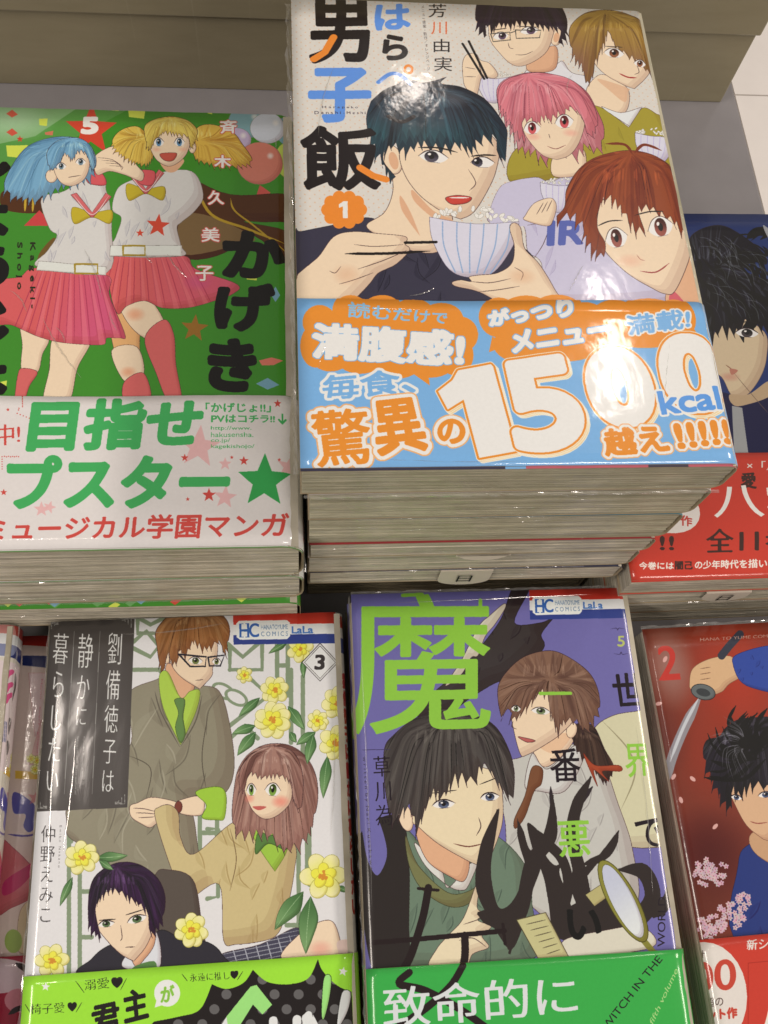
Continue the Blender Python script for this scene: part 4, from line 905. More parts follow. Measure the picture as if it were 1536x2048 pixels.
    s.text("世", [(1158, 400), (1286, 395), (1292, 530), (1180, 538)], DKT, bold=2.5)
    s.text("界", [(1212, 700), (1325, 698), (1335, 832), (1225, 842)], G2, bold=2)
    s.stroke([(855, 483), (985, 482)], G2, 14, sm=False, taper=False)
    s.text("番", [(892, 718), (1022, 718), (1028, 858), (905, 862)], DKT, bold=2.5)
    s.text("5", [(1186, 238), (1214, 238), (1216, 282), (1186, 282)], (176, 178, 90), bold=1.5)
    s.stroke([(1155, 208), (1180, 204), (1186, 212), (1192, 204), (1218, 208)], (66, 56, 90), 3.5); s.stroke([(1170, 312), (1194, 316), (1201, 306), (1208, 316), (1234, 310)], (66, 56, 90), 3.5)
    s.stroke([(95, 724), (215, 722)], (60, 50, 80), 2.5, taper=False)
    s.V(700, 1580, 2.194)
    s.text("で", [(1250, 130), (1368, 122), (1372, 245), (1275, 255)], DKT, bold=3, mincho=2)
    s.text("悪", [(910, 140), (1050, 135), (1055, 285), (925, 295)], G2, bold=3)
    s.text("い", [(958, 530), (1100, 525), (1100, 650), (962, 652)], (30, 26, 28), bold=6)
    K2 = (44, 36, 36)
    s.stroke([(345, 430), (320, 560), (270, 720), (215, 850), (330, 880), (480, 960), (620, 1060)], K2, 34, taper=False)
    s.stroke([(505, 640), (500, 760), (440, 860), (330, 960), (180, 1060)], K2, 34, taper=False)
    s.stroke([(82, 672), (350, 650), (680, 618)], K2, 20, taper=False); s.stroke([(300, 432), (388, 440)], K2, 12, taper=False); s.stroke([(672, 590), (682, 675)], K2, 14, taper=False)
    s.V(0, 0, 1)
    s.text("草川為", [(746, 1513), (780, 1511), (786, 1650), (752, 1652)], DKT, vertical=True, bold=.3, mincho=.6)
    s.line("w r i t t e n  b y  N a r i  K u s a k a w a", (724, 1513), (738, 1740), 8, (60, 50, 70), bold=.3)
    s.V(680, 1160, 2.133)
    hc_mark(s, [(808, 43), (1242, 36), (1250, 160), (812, 168)], 0)
    s.band(42.4, (54, 158, 66))
    s.V(700, 1580, 2.194)
    g0 = (44, 110, 48)
    s.stroke([(260, 800), (215, 850), (330, 880), (480, 960), (620, 1060)], K2, 30, taper=False)
    s.stroke([(495, 770), (440, 860), (330, 960), (180, 1060)], K2, 30, taper=False)
    s.text("致命的に", [(145, 868), (985, 808), (1000, 985), (150, 1045)], (206, 200, 196), bold=3.5, mincho=4)
    s.line("WITCH IN THE", (1130, 1055), (1372, 745), 34, DKT, bold=1.2)
    s.line("WORLD", (1385, 688), (1388, 470), 34, DKT, bold=1.2)
    s.line("fifth volume", (1330, 1030), (1442, 790), 22, (170, 196, 120), italic=.25)
    s.mm = True
    for x0, y0, x1, y1, c in ((109.0, 0, 140, 174, (214, 200, 200)), (109.0, 168, 140, 173, (196, 52, 40)), (109.0, 0, 140, 42.4, (54, 158, 66)), (109.0, 42.4, 140, 60, (204, 84, 110))): s.fill([(x0, y0), (x1, y0), (x1, y1), (x0, y1)], c, sm=False)
    s.text("世界で一番悪い魔女", [(112.8, 130), (118.5, 130), (118.5, 62), (112.8, 62)], (196, 48, 60), vertical=True, bold=.4)
    return s

def art_e():
    s = Sheet('E', base=(38, 52, 98))
    s.V(1180, 400, 2.438)
    s.fill([(480, 900), (760, 960), (900, 940), (1100, 1300), (300, 1300), (420, 1000)], (28, 34, 62))
    s.fill([(690, 1000), (740, 1010), (770, 1240), (700, 1240)], (150, 144, 140), sm=False)
    s.fill([(560, 800), (620, 620), (700, 560), (850, 640), (860, 760), (830, 860), (760, 950), (690, 950), (640, 860)], (204, 174, 138), line=(110, 84, 70))
    s.fill([(680, 945), (770, 945), (870, 880), (880, 950), (740, 1000), (690, 990)], (180, 146, 112))
    s.hair([(470, 230), (520, 150), (640, 120), (760, 180), (850, 260), (860, 310), (800, 300), (750, 340), (860, 390), (920, 470), (900, 640), (830, 610), (760, 590), (700, 640), (660, 620), (600, 660), (560, 800), (480, 700), (400, 500)], (34, 32, 38), (16, 15, 18), (120, 120, 128), (560, 300), seed=41, n=80, w=6)
    rr = random.Random(5)
    for i in range(90):
        x0 = rr.uniform(500, 960); y0 = rr.uniform(180, 520); a = rr.uniform(.55, 2.0) if y0 > 380 else rr.uniform(-.6, 1.6); L = rr.uniform(90, 260)
        if x0 < 620 and a < 1: a += .9
        s.stroke([(x0, y0), (x0 + math.cos(a - .25) * L * .5, y0 + math.sin(a - .25) * L * .5), (x0 + math.cos(a) * L, y0 + math.sin(a) * L * .8)], (22, 21, 25), rr.uniform(8, 26))
    for i in range(60):
        x0 = rr.uniform(520, 900); y0 = rr.uniform(160, 520); a = rr.uniform(.3, 1.5); L = rr.uniform(60, 160)
        s.stroke([(x0, y0), (x0 + math.cos(a - .3) * L * .5, y0 + math.sin(a - .3) * L * .5), (x0 + math.cos(a) * L, y0 + math.sin(a) * L)], (150, 150, 158), rr.uniform(1.5, 5), .35)
    s.eye((765, 645), 110, 44, (70, 60, 60), .08, lw=6)
    s.stroke([(670, 625), (760, 590), (830, 600)], K, 5); s.stroke([(660, 800), (700, 830)], (140, 90, 70), 5); s.soft((680, 860), 60, 30, (190, 120, 100), .6)
    s.fill([(680, 820), (720, 828), (690, 850)], (180, 110, 90)); s.stroke([(700, 840), (800, 960), (870, 1040)], (110, 84, 70), 3)
    s.fill([(845, 120), (900, 150), (1000, 160), (1000, 230), (900, 220)], (150, 144, 146))
    s.band(53.3, (192, 54, 40))
    s.fill([(100, 1240), (520, 1250), (540, 1500), (470, 1590), (300, 1600)], (218, 196, 180))
    s.band(53.3, (192, 54, 40))
    s.ell((330, 1480), 210, 130, (214, 196, 184), .4)
    s.text("作", [(435, 1535), (490, 1545), (490, 1592), (435, 1585)], (186, 60, 50), bold=2)
    s.text("×「八雲", [(760, 1270), (960, 1275), (960, 1318), (760, 1318)], (216, 200, 186), bold=1.5, mincho=2)
    s.text("愛", [(735, 1330), (800, 1330), (805, 1405), (730, 1405)], (66, 44, 40), bold=3)
    s.text("八雲", [(600, 1390), (1080, 1370), (1120, 1540), (600, 1550)], (218, 204, 192), bold=3, mincho=5)
    s.text("!!", [(335, 1640), (400, 1640), (400, 1705), (335, 1705)], (66, 44, 40), bold=3)
    s.text("全11巻", [(560, 1605), (1000, 1585), (1000, 1715), (560, 1722)], (66, 44, 40), bold=4, mincho=6)
    s.text("今巻には", [(232, 1765), (400, 1765), (400, 1800), (232, 1800)], (222, 204, 190), bold=1.5)
    s.text("闇己", [(408, 1762), (492, 1762), (492, 1800), (408, 1800)], (66, 44, 40), bold=2.2)
    s.text("の少年時代を描いた", [(505, 1760), (905, 1748), (905, 1790), (505, 1798)], (222, 204, 190), bold=1.5)
    return s

def art_f():
    s = Sheet('F', base=(118, 52, 40))
    s.V(1240, 1180, 2.358)
    s.soft((560, 420), 330, 420, (168, 50, 30), .9); s.soft((240, 360), 140, 230, (160, 120, 110), .7); s.soft((420, 760), 200, 300, (150, 50, 34), .6)
    s.soft((420, 1250), 260, 240, (74, 32, 28), .8); s.soft((350, 1500), 300, 200, (92, 44, 36), .8); s.soft((200, 700), 150, 200, (100, 48, 42), .7)
    s.stroke([(385, 500), (310, 640), (245, 800), (205, 960)], (140, 136, 140), 44, alpha=.9); s.stroke([(375, 505), (300, 650), (238, 810)], (186, 180, 180), 14)
    s.fill([(330, 440), (345, 370), (420, 325), (520, 310), (560, 350), (620, 380), (520, 440), (480, 480), (400, 500), (340, 470)], (204, 158, 116), line=(120, 80, 60))
    for i in range(3): s.stroke([(380, 370 + i * 26), (430, 362 + i * 26)], (120, 80, 60), 3)
    s.ell((395, 480), 58, 36, (96, 98, 96), .25, line=(40, 40, 42), lw=3); s.ell((395, 482), 34, 18, (60, 62, 62), .25)
    s.stroke([(480, 310), (520, 260), (570, 205)], (56, 56, 66), 34, taper=False)
    s.fill([(535, 350), (560, 300), (720, 260), (820, 300), (820, 480), (600, 450)], (44, 66, 140), line=(24, 34, 80)); s.folds(None, (570, 300, 700, 430), (28, 42, 96), 6, 8)
    g = s.fill([(640, 1180), (560, 1300), (600, 1700), (1500, 1800), (1400, 1100), (900, 1050)], (40, 54, 110), line=(20, 26, 60)); s.folds(s.full(g), (650, 1250, 1300, 1650), (24, 32, 80), 14, 14)
    s.fill([(620, 1150), (640, 1240), (760, 1300), (800, 1180), (760, 1100)], (190, 142, 104), line=(110, 70, 56))
    s.fill([(500, 900), (540, 1000), (600, 1110), (680, 1176), (680, 1176), (740, 1170), (800, 1000), (780, 860), (600, 840)], (206, 158, 120), line=(110, 70, 56))
    s.hair([(395, 780), (410, 710), (470, 690), (500, 650), (560, 610), (640, 600), (720, 600), (860, 640), (860, 960), (700, 930), (640, 910), (600, 930), (560, 960), (530, 930), (530, 1040), (530, 1040), (480, 980), (430, 880)], (42, 38, 44), (20, 18, 22), (128, 120, 128), (620, 640), seed=51, n=60, w=6)
    rr = random.Random(6)
    for i in range(46):
        a = rr.uniform(2.2, 5.6); x0, y0 = 600 + rr.uniform(-60, 90), 760 + rr.uniform(-40, 60); L = rr.uniform(110, 230)
        s.stroke([(x0, y0), (x0 + math.cos(a) * L * .6, y0 + math.sin(a) * L * .6), (x0 + math.cos(a + .35) * L, y0 + math.sin(a + .35) * L)], (30, 27, 32), rr.uniform(8, 22))
    for i in range(30):
        a = rr.uniform(1.8, 4.4); x0, y0 = 600, 720; L = rr.uniform(80, 200)
        s.stroke([(x0 + math.cos(a) * 40, y0 + math.sin(a) * 30), (x0 + math.cos(a) * L * .7, y0 + math.sin(a) * L * .5), (x0 + math.cos(a - .4) * L, y0 + math.sin(a - .4) * L)], (140, 132, 140), rr.uniform(1.5, 4), .4)
    s.eye((552, 978), 50, 24, (70, 80, 110), .2, lw=4); s.eye((690, 965), 70, 28, (70, 80, 110), -.1, lw=4)
    s.stroke([(615, 1090), (650, 1100), (700, 1095)], (150, 80, 66), 5)
    rr = random.Random(9)
    for cx, cy, n, R in ((430, 1330, 44, 80), (520, 1540, 40, 70), (430, 1590, 34, 66), (580, 1470, 16, 40)):
        for i in range(n):
            a, q = rr.random() * 6.28, R * rr.random() ** .5
            x, y = cx + math.cos(a) * q, cy + math.sin(a) * q * .9
            for k in range(5): s.ell((x + math.cos(k * 1.257 + a) * 7, y + math.sin(k * 1.257 + a) * 7), 6.5, 4.5, (196 + rr.randint(-16, 10), 158 + rr.randint(-16, 10), 160), k * 1.257 + a)
            s.ell((x, y), 2.5, 2.5, (150, 70, 80))
    for x, y in ((185, 535), (255, 880), (290, 990), (452, 1115), (215, 325), (345, 890)): s.ell((x, y), 16, 9, (206, 150, 140), rr.random() * 3)
    s.text("2", [(182, 265), (262, 262), (285, 420), (190, 425)], (186, 52, 44), bold=5, mincho=4)
    s.text("HANA TO YUME COMICS SPECIAL", [(380, 225), (860, 200), (860, 214), (380, 240)], (176, 132, 116), bold=.5)
    s.line("Itsuki Natsumi", (104, 262), (122, 470), 10, (160, 110, 96))
    s.band(60.5, (194, 54, 40))
    s.ell((395, 1920), 205, 260, (214, 196, 184))
    s.text("累計", [(332, 1705), (398, 1697), (400, 1735), (332, 1740)], (70, 50, 46), bold=1.2)
    s.text("100", [(262, 1770), (540, 1740), (548, 1880), (268, 1915)], (190, 62, 46), bold=5, mincho=5)
    s.text("部超の", [(362, 1928), (486, 1915), (488, 1962), (364, 1972)], (70, 50, 46), bold=1.2)
    s.text("ヒット作", [(375, 1985), (550, 1968), (552, 2018), (378, 2032)], (190, 62, 46), bold=3)
    s.text("新シリーズ", [(596, 1650), (880, 1625), (880, 1680), (598, 1700)], (218, 200, 188), bold=1.5, mincho=1.5)
    s.stroke([(605, 1760), (605, 2100)], (160, 40, 30), 3, taper=False); s.stroke([(605, 1760), (900, 1730)], (160, 40, 30), 3, taper=False)
    s.text("八雲", [(660, 1850), (1100, 1800), (1100, 2100), (660, 2120)], (220, 206, 192), bold=6, mincho=5)
    return s

def art_h():
    s = Sheet('H', base=(208, 178, 168))
    s.V(0, 1200, 2.4125)
    s.fill([(60, 110), (260, 116), (260, 172), (60, 160)], (176, 44, 40), sm=False); s.fill([(60, 212), (260, 216), (260, 282), (60, 262)], (44, 50, 96), sm=False)
    s.fill([(90, 300), (240, 300), (225, 560), (120, 620)], (216, 182, 180), sm=False, line=(190, 120, 120)); s.fill([(150, 540), (220, 480), (200, 760), (90, 760)], (210, 160, 156), sm=False, line=(190, 120, 120))
    s.fill([(20, 790), (190, 800), (186, 836), (20, 830)], (206, 160, 60), sm=False)
    for x, y in ((130, 740), (160, 715), (120, 785), (165, 775), (100, 730)): s.flower((x, y), 24, x)
    s.line("Maron   sweet   garden", (150, 330), (125, 700), 12, (206, 120, 134))
    s.fill([(10, 900), (80, 930), (135, 990), (130, 1060), (90, 1100), (60, 1070), (70, 1010), (10, 1000)], (84, 78, 146))
    s.star((122, 930), 44, (206, 90, 96), .2, .5); s.stroke([(-20, 1110), (80, 1118), (170, 1090)], (84, 66, 132), 10)
    s.fill([(-100, 1130), (20, 1190), (140, 1330), (130, 1410), (0, 1480), (-100, 1500)], (190, 90, 96), line=(130, 40, 60)); s.soft((60, 1330), 90, 90, (212, 140, 140), .6)
    s.fill([(-40, 1350), (60, 1280), (150, 1230), (60, 1360), (-40, 1420)], (186, 50, 96))
    s.fill([(40, 1500), (120, 1450), (120, 1680), (30, 1700)], (206, 176, 140), line=(150, 110, 90)); s.ell((5, 1650), 44, 60, (150, 166, 80))
    s.band(58, (160, 34, 58))
    s.fill([(-100, 1745), (70, 1765), (90, 1860), (20, 1900), (-100, 1900)], (206, 176, 178)); s.stroke([(20, 1760), (70, 1800), (100, 1870)], (46, 34, 38), 26)
    s.ell((30, 1950), 70, 60, (200, 120, 130)); s.stroke([(-20, 2020), (40, 1990), (90, 2040)], (46, 34, 38), 26)
    return s

def art_g():
    s = Sheet('G', base=(206, 188, 170))
    s.V(0, 1200, 2.4125)
    s.fill([(-200, 280), (230, 300), (180, 820), (20, 820), (-200, 800)], (212, 186, 182), sm=False)
    s.fill([(60, 790), (185, 800), (180, 840), (20, 830)], (206, 160, 60), sm=False)
    for x, y in ((130, 740), (155, 720), (120, 790), (165, 775)): s.flower((x, y), 24, x)
    s.fill([(-200, 100), (240, 110), (238, 165), (-200, 152)], (188, 48, 40), sm=False)
    s.fill([(-200, 152), (238, 165), (236, 212), (-200, 205)], (212, 202, 196), sm=False)
    s.fill([(-200, 205), (236, 212), (228, 280), (-200, 255)], (44, 52, 104), sm=False)
    s.fill([(20, 60), (60, 100), (90, 190), (60, 260), (-60, 270), (-60, 180)], (214, 204, 198), alpha=.5)
    for y in (350, 410, 460):
        s.stroke([(20, y + 40), (40, y), (80, y - 20)], (206, 72, 120), 26)
    s.fill([(90, 340), (115, 350), (118, 400), (95, 440), (70, 480), (80, 420)], (50, 36, 40)); s.fill([(50, 560), (80, 575), (50, 640)], (50, 36, 40)); s.fill([(40, 670), (75, 690), (45, 740)], (50, 36, 40))
    for i in range(4): s.stroke([(5 + i * 9, 580), (3 + i * 9, 680)], (70, 80, 120), 4, taper=False)
    s.line("Maron   sweet   garden", (150, 330), (125, 700), 12, (206, 130, 140))
    s.fill([(10, 900), (80, 930), (135, 990), (130, 1060), (90, 1100), (60, 1070), (70, 1010), (10, 1000)], (84, 78, 146))
    s.star((122, 930), 44, (206, 90, 96), .2, .5)
    s.stroke([(-20, 1110), (80, 1118), (170, 1090)], (84, 66, 132), 10)
    s.fill([(-100, 1130), (20, 1190), (140, 1330), (130, 1410), (0, 1480), (-100, 1500)], (186, 84, 90)); s.soft((60, 1330), 90, 90, (212, 140, 140), .6)
    s.fill([(-40, 1350), (60, 1280), (150, 1230), (60, 1360), (-40, 1420)], (186, 50, 96))
    s.ell((5, 1650), 44, 60, (150, 166, 80)); s.folds(None, (0, 1420, 120, 1640), (180, 160, 136), 8, 8)
    s.band(59, (168, 34, 56))
    s.fill([(-100, 1740), (70, 1760), (90, 1860), (20, 1900), (-100, 1900)], (206, 176, 178)); s.stroke([(0, 1760), (60, 1800), (100, 1860)], (46, 34, 38), 26)
    s.ell((30, 1950), 70, 60, (200, 120, 130)); s.stroke([(-20, 2020), (40, 1990), (90, 2040)], (46, 34, 38), 26)
    return s

# ------------------------------------------------------------------ materials
def nodes(name):
    m = bpy.data.materials.new(name); m.use_nodes = True
    nt = m.node_tree
    return m, nt, nt.nodes["Principled BSDF"]
def rgb(c, k=1.0): return tuple(float(v) * k for v in lin(c)) + (1,)
def film_bump(nt, b, strength=.12, scale=60, sx=1.0, sy=1.0, fine=.16):
    """the shrink film lies over the paper: its own gloss with fine creases"""
    tc = nt.nodes.new('ShaderNodeTexCoord'); mp = nt.nodes.new('ShaderNodeMapping')
    mp.inputs['Scale'].default_value = (sx, sy, 1)
    n1 = nt.nodes.new('ShaderNodeTexNoise'); n1.inputs['Scale'].default_value = scale; n1.inputs['Detail'].default_value = 3; n1.inputs['Distortion'].default_value = 1.2
    n2 = nt.nodes.new('ShaderNodeTexNoise'); n2.inputs['Scale'].default_value = scale * 14; n2.inputs['Detail'].default_value = 2
    ad = nt.nodes.new('ShaderNodeMath'); ad.operation = 'MULTIPLY_ADD'; ad.inputs[1].default_value = fine
    bp = nt.nodes.new('ShaderNodeBump'); bp.inputs['Strength'].default_value = strength; bp.inputs['Distance'].default_value = .0012
    nt.links.new(tc.outputs['Object'], mp.inputs[0]); nt.links.new(mp.outputs[0], n1.inputs['Vector']); nt.links.new(mp.outputs[0], n2.inputs['Vector'])
    nt.links.new(n2.outputs[0], ad.inputs[0]); nt.links.new(n1.outputs[0], ad.inputs[2]); nt.links.new(ad.outputs[0], bp.inputs['Height'])
    nt.links.new(bp.outputs[0], b.inputs['Coat Normal'])
def mat_print(name, img, coat=.85, crough=.07, bump=.12, scale=60, sx=1, sy=1, fine=.1):
    m, nt, b = nodes(name)
    t = nt.nodes.new('ShaderNodeTexImage'); t.image = img; t.interpolation = 'Cubic'; t.extension = 'EXTEND'
    uv = nt.nodes.new('ShaderNodeUVMap'); uv.uv_map = 'print'
    nt.links.new(uv.outputs[0], t.inputs[0])
    # slight unevenness of the ink
    no = nt.nodes.new('ShaderNodeTexNoise'); no.inputs['Scale'].default_value = 900; no.inputs['Detail'].default_value = 4
    tc = nt.nodes.new('ShaderNodeTexCoord'); nt.links.new(tc.outputs['Object'], no.inputs['Vector'])
    mr = nt.nodes.new('ShaderNodeMapRange'); mr.inputs[1].default_value = .3; mr.inputs[2].default_value = .7; mr.inputs[3].default_value = .98; mr.inputs[4].default_value = 1.02
    nt.links.new(no.outputs[0], mr.inputs[0])
    mx = nt.nodes.new('ShaderNodeVectorMath'); mx.operation = 'SCALE'
    nt.links.new(t.outputs[0], mx.inputs[0]); nt.links.new(mr.outputs[0], mx.inputs['Scale'])
    nt.links.new(mx.outputs[0], b.inputs['Base Color'])
    b.inputs['Roughness'].default_value = .28; b.inputs['Specular IOR Level'].default_value = .25
    b.inputs['Coat Weight'].default_value = coat; b.inputs['Coat Roughness'].default_value = crough
    film_bump(nt, b, bump, scale, sx, sy, fine)
    return m
def mat_plain(name, c, rough=.5, coat=.0, crough=.1, spec=.3, noise=.08, scale=300, k=1.0):
    m, nt, b = nodes(name)
    no = nt.nodes.new('ShaderNodeTexNoise'); no.inputs['Scale'].default_value = scale; no.inputs['Detail'].default_value = 5
    tc = nt.nodes.new('ShaderNodeTexCoord'); nt.links.new(tc.outputs['Object'], no.inputs['Vector'])
    mr = nt.nodes.new('ShaderNodeMapRange'); mr.inputs[1].default_value = .3; mr.inputs[2].default_value = .7; mr.inputs[3].default_value = 1 - noise; mr.inputs[4].default_value = 1 + noise
    nt.links.new(no.outputs[0], mr.inputs[0])
    cc = nt.nodes.new('ShaderNodeVectorMath'); cc.operation = 'SCALE'; cc.inputs[0].default_value = rgb(c, k)[:3]
    nt.links.new(mr.outputs[0], cc.inputs['Scale']); nt.links.new(cc.outputs[0], b.inputs['Base Color'])
    b.inputs['Roughness'].default_value = rough; b.inputs['Specular IOR Level'].default_value = spec
    b.inputs['Coat Weight'].default_value = coat; b.inputs['Coat Roughness'].default_value = crough
    if coat: film_bump(nt, b, .5, 45)
    return m
def mat_pages(name, c1, c2, coat=.5):
    m, nt, b = nodes(name)
    tc = nt.nodes.new('ShaderNodeTexCoord'); mp = nt.nodes.new('ShaderNodeMapping'); mp.inputs['Scale'].default_value = (14, 14, 4200)
    no = nt.nodes.new('ShaderNodeTexNoise'); no.inputs['Scale'].default_value = 1.0; no.inputs['Detail'].default_value = 4; no.inputs['Roughness'].default_value = .65
    n3 = nt.nodes.new('ShaderNodeTexNoise'); n3.inputs['Scale'].default_value = 70; n3.inputs['Detail'].default_value = 4
    nt.links.new(tc.outputs['Object'], mp.inputs[0]); nt.links.new(mp.outputs[0], no.inputs['Vector']); nt.links.new(tc.outputs['Object'], n3.inputs['Vector'])
    av = nt.nodes.new('ShaderNodeMath'); av.operation = 'MULTIPLY_ADD'; av.inputs[1].default_value = .35
    nt.links.new(n3.outputs[0], av.inputs[0]); nt.links.new(no.outputs[0], av.inputs[2])
    cr = nt.nodes.new('ShaderNodeValToRGB'); e = cr.color_ramp.elements
    e[0].position = .48; e[0].color = rgb(c1); e[1].position = .84; e[1].color = rgb(c2)
    nt.links.new(av.outputs[0], cr.inputs[0]); nt.links.new(cr.outputs[0], b.inputs['Base Color'])
    b.inputs['Roughness'].default_value = .8; b.inputs['Specular IOR Level'].default_value = .1
    b.inputs['Coat Weight'].default_value = coat; b.inputs['Coat Roughness'].default_value = .12
    film_bump(nt, b, .9, 38, 1, 1)
    return m
def mat_film():
    m = bpy.data.materials.new('shrink_film'); m.use_nodes = True; nt = m.node_tree
    nt.nodes.remove(nt.nodes['Principled BSDF'])
    out = nt.nodes['Material Output']
    tr = nt.nodes.new('ShaderNodeBsdfTransparent'); tr.inputs[0].default_value = (.95, .95, .94, 1)
    gl = nt.nodes.new('ShaderNodeBsdfGlossy'); gl.inputs['Roughness'].default_value = .12; gl.inputs[0].default_value = (1, 1, 1, 1)
    df = nt.nodes.new('ShaderNodeBsdfDiffuse'); df.inputs[0].default_value = (.8, .8, .78, 1)
    lw = nt.nodes.new('ShaderNodeLayerWeight'); lw.inputs[0].default_value = .45
    m1 = nt.nodes.new('ShaderNodeMixShader'); m2 = nt.nodes.new('ShaderNodeMixShader'); m1.inputs[0].default_value = .13
    mm = nt.nodes.new('ShaderNodeMath'); mm.operation = 'MULTIPLY_ADD'; mm.inputs[1].default_value = .5; mm.inputs[2].default_value = .06
    nt.links.new(lw.outputs['Facing'], mm.inputs[0]); nt.links.new(mm.outputs[0], m2.inputs[0])
    nt.links.new(tr.outputs[0], m1.inputs[1]); nt.links.new(df.outputs[0], m1.inputs[2])
    nt.links.new(m1.outputs[0], m2.inputs[1]); nt.links.new(gl.outputs[0], m2.inputs[2]); nt.links.new(m2.outputs[0], out.inputs[0])
    return m

# ------------------------------------------------------------------ mesh helpers
def link(name, verts, faces, mats, parent=None, uv=None, smooth_=False, face_mat=None):
    me = bpy.data.meshes.new(name)
    me.from_pydata([tuple(v) for v in verts], [], [tuple(f) for f in faces])
    for m in (mats if isinstance(mats, (list, tuple)) else [mats]): me.materials.append(m)
    if face_mat is not None: me.polygons.foreach_set('material_index', face_mat)
    if smooth_: me.polygons.foreach_set('use_smooth', [True] * len(me.polygons))
    if uv is not None:
        l = me.uv_layers.new(name='print')
        for lp in me.loops: l.data[lp.index].uv = uv[lp.vertex_index]
    me.update()
    o = bpy.data.objects.new(name, me); COL.objects.link(o)
    if parent is not None: o.parent = parent
    return o
def empty(name, loc, rz, label, cat, group=None):
    o = bpy.data.objects.new(name, None); COL.objects.link(o)
    o.empty_display_size = .02
    o.location = loc; o.rotation_euler = (0, 0, rz); o['label'] = label; o['category'] = cat
    if group: o['group'] = group
    return o
def box(x0, y0, z0, x1, y1, z1):
    v = [(x, y, z) for z in (z0, z1) for y in (y0, y1) for x in (x0, x1)]
    return v, [(0, 2, 3, 1), (4, 5, 7, 6), (0, 1, 5, 4), (2, 6, 7, 3), (0, 4, 6, 2), (1, 3, 7, 5)]
def boxes(name, bs, mat, parent=None, bevel=0):
    V, Fc = [], []
    for b in bs:
        v, f = box(*b); n = len(V); V += v; Fc += [tuple(i + n for i in q) for q in f]
    o = link(name, V, Fc, mat, parent)
    if bevel:
        md = o.modifiers.new('bevel', 'BEVEL'); md.width = bevel; md.segments = 2
    return o

MM = .001
def wobble(seed):
    r = random.Random(seed); a = [(r.uniform(20, 60), r.uniform(20, 60), r.uniform(0, 6.3), r.uniform(-1, 1)) for _ in range(5)]
    return lambda x, y: sum(w * math.sin(x * fx + y * fy * .7 + p) for fx, fy, p, w in a) / 5
def jacket(name, W, H, t, y0, y1, out, mat, parent, texW, texH, seed, r=4.0, lift=.35, ny=18, bow=0):
    """a folded paper cover: back panel, rounded spine on the right, front panel; out = how far it stands off the book (all mm)"""
    r = min(r, t / 2 - .2)
    path = []            # (x, z, u)
    xL, xR = -W / 2, W / 2
    nb = 4
    for i in range(nb): path.append((xL + (xR - r - xL) * i / nb, -0, None))
    for i in range(7):
        a = -math.pi / 2 + (math.pi / 2) * i / 6; path.append((xR - r + r * math.cos(a), r + r * math.sin(a), None))
    for i in range(7):
        a = (math.pi / 2) * i / 6; path.append((xR - r + r * math.cos(a), t - r + r * math.sin(a), None))
    nt_ = 26
    for i in range(1, nt_ + 1): path.append((xR - r + (xL - xR + r) * i / nt_, t, None))
    P = np.array([(p[0], p[1]) for p in path])
    seg = np.hypot(*np.diff(P, axis=0).T); cum = np.concatenate([[0], np.cumsum(seg)]); u = (cum[-1] - cum)   # 0 at the front cover's left edge
    d = np.gradient(P, axis=0); L = np.hypot(d[:, 0], d[:, 1]); nrm = np.c_[d[:, 1], -d[:, 0]] / L[:, None]
    Q = P + nrm * out
    wb = wobble(seed)
    V, U = [], []
    for j in range(ny + 1):
        y = y0 + (y1 - y0) * j / ny
        edge = (bow * math.exp(-(y1 - y) / 3.0) if bow else 0)
        for i, (x, z) in enumerate(Q):
            z = z + (edge * (.5 + .5 * math.sin(x * .07 + seed)) if z > t * .8 else 0)
            k = max(0, min(1, (z - t * .6) / (t * .4 + 1e-6)))
            zz = z + k * lift * (wb(x * .04, y * .04) + .15)
            V.append((x * MM, y * MM, zz * MM)); U.append((u[i] / texW, y / texH))
    n = len(Q)
    Fc = [(j * n + i, j * n + i + 1, (j + 1) * n + i + 1, (j + 1) * n + i) for j in range(ny) for i in range(n - 1)]
    Fc = [f[::-1] for f in Fc]
    o = link(name, V, Fc, [mat, RIM], parent, U, True)
    md = o.modifiers.new('paper', 'SOLIDIFY'); md.thickness = .00026; md.offset = -1; md.material_offset = 1; md.material_offset_rim = 1
    return o
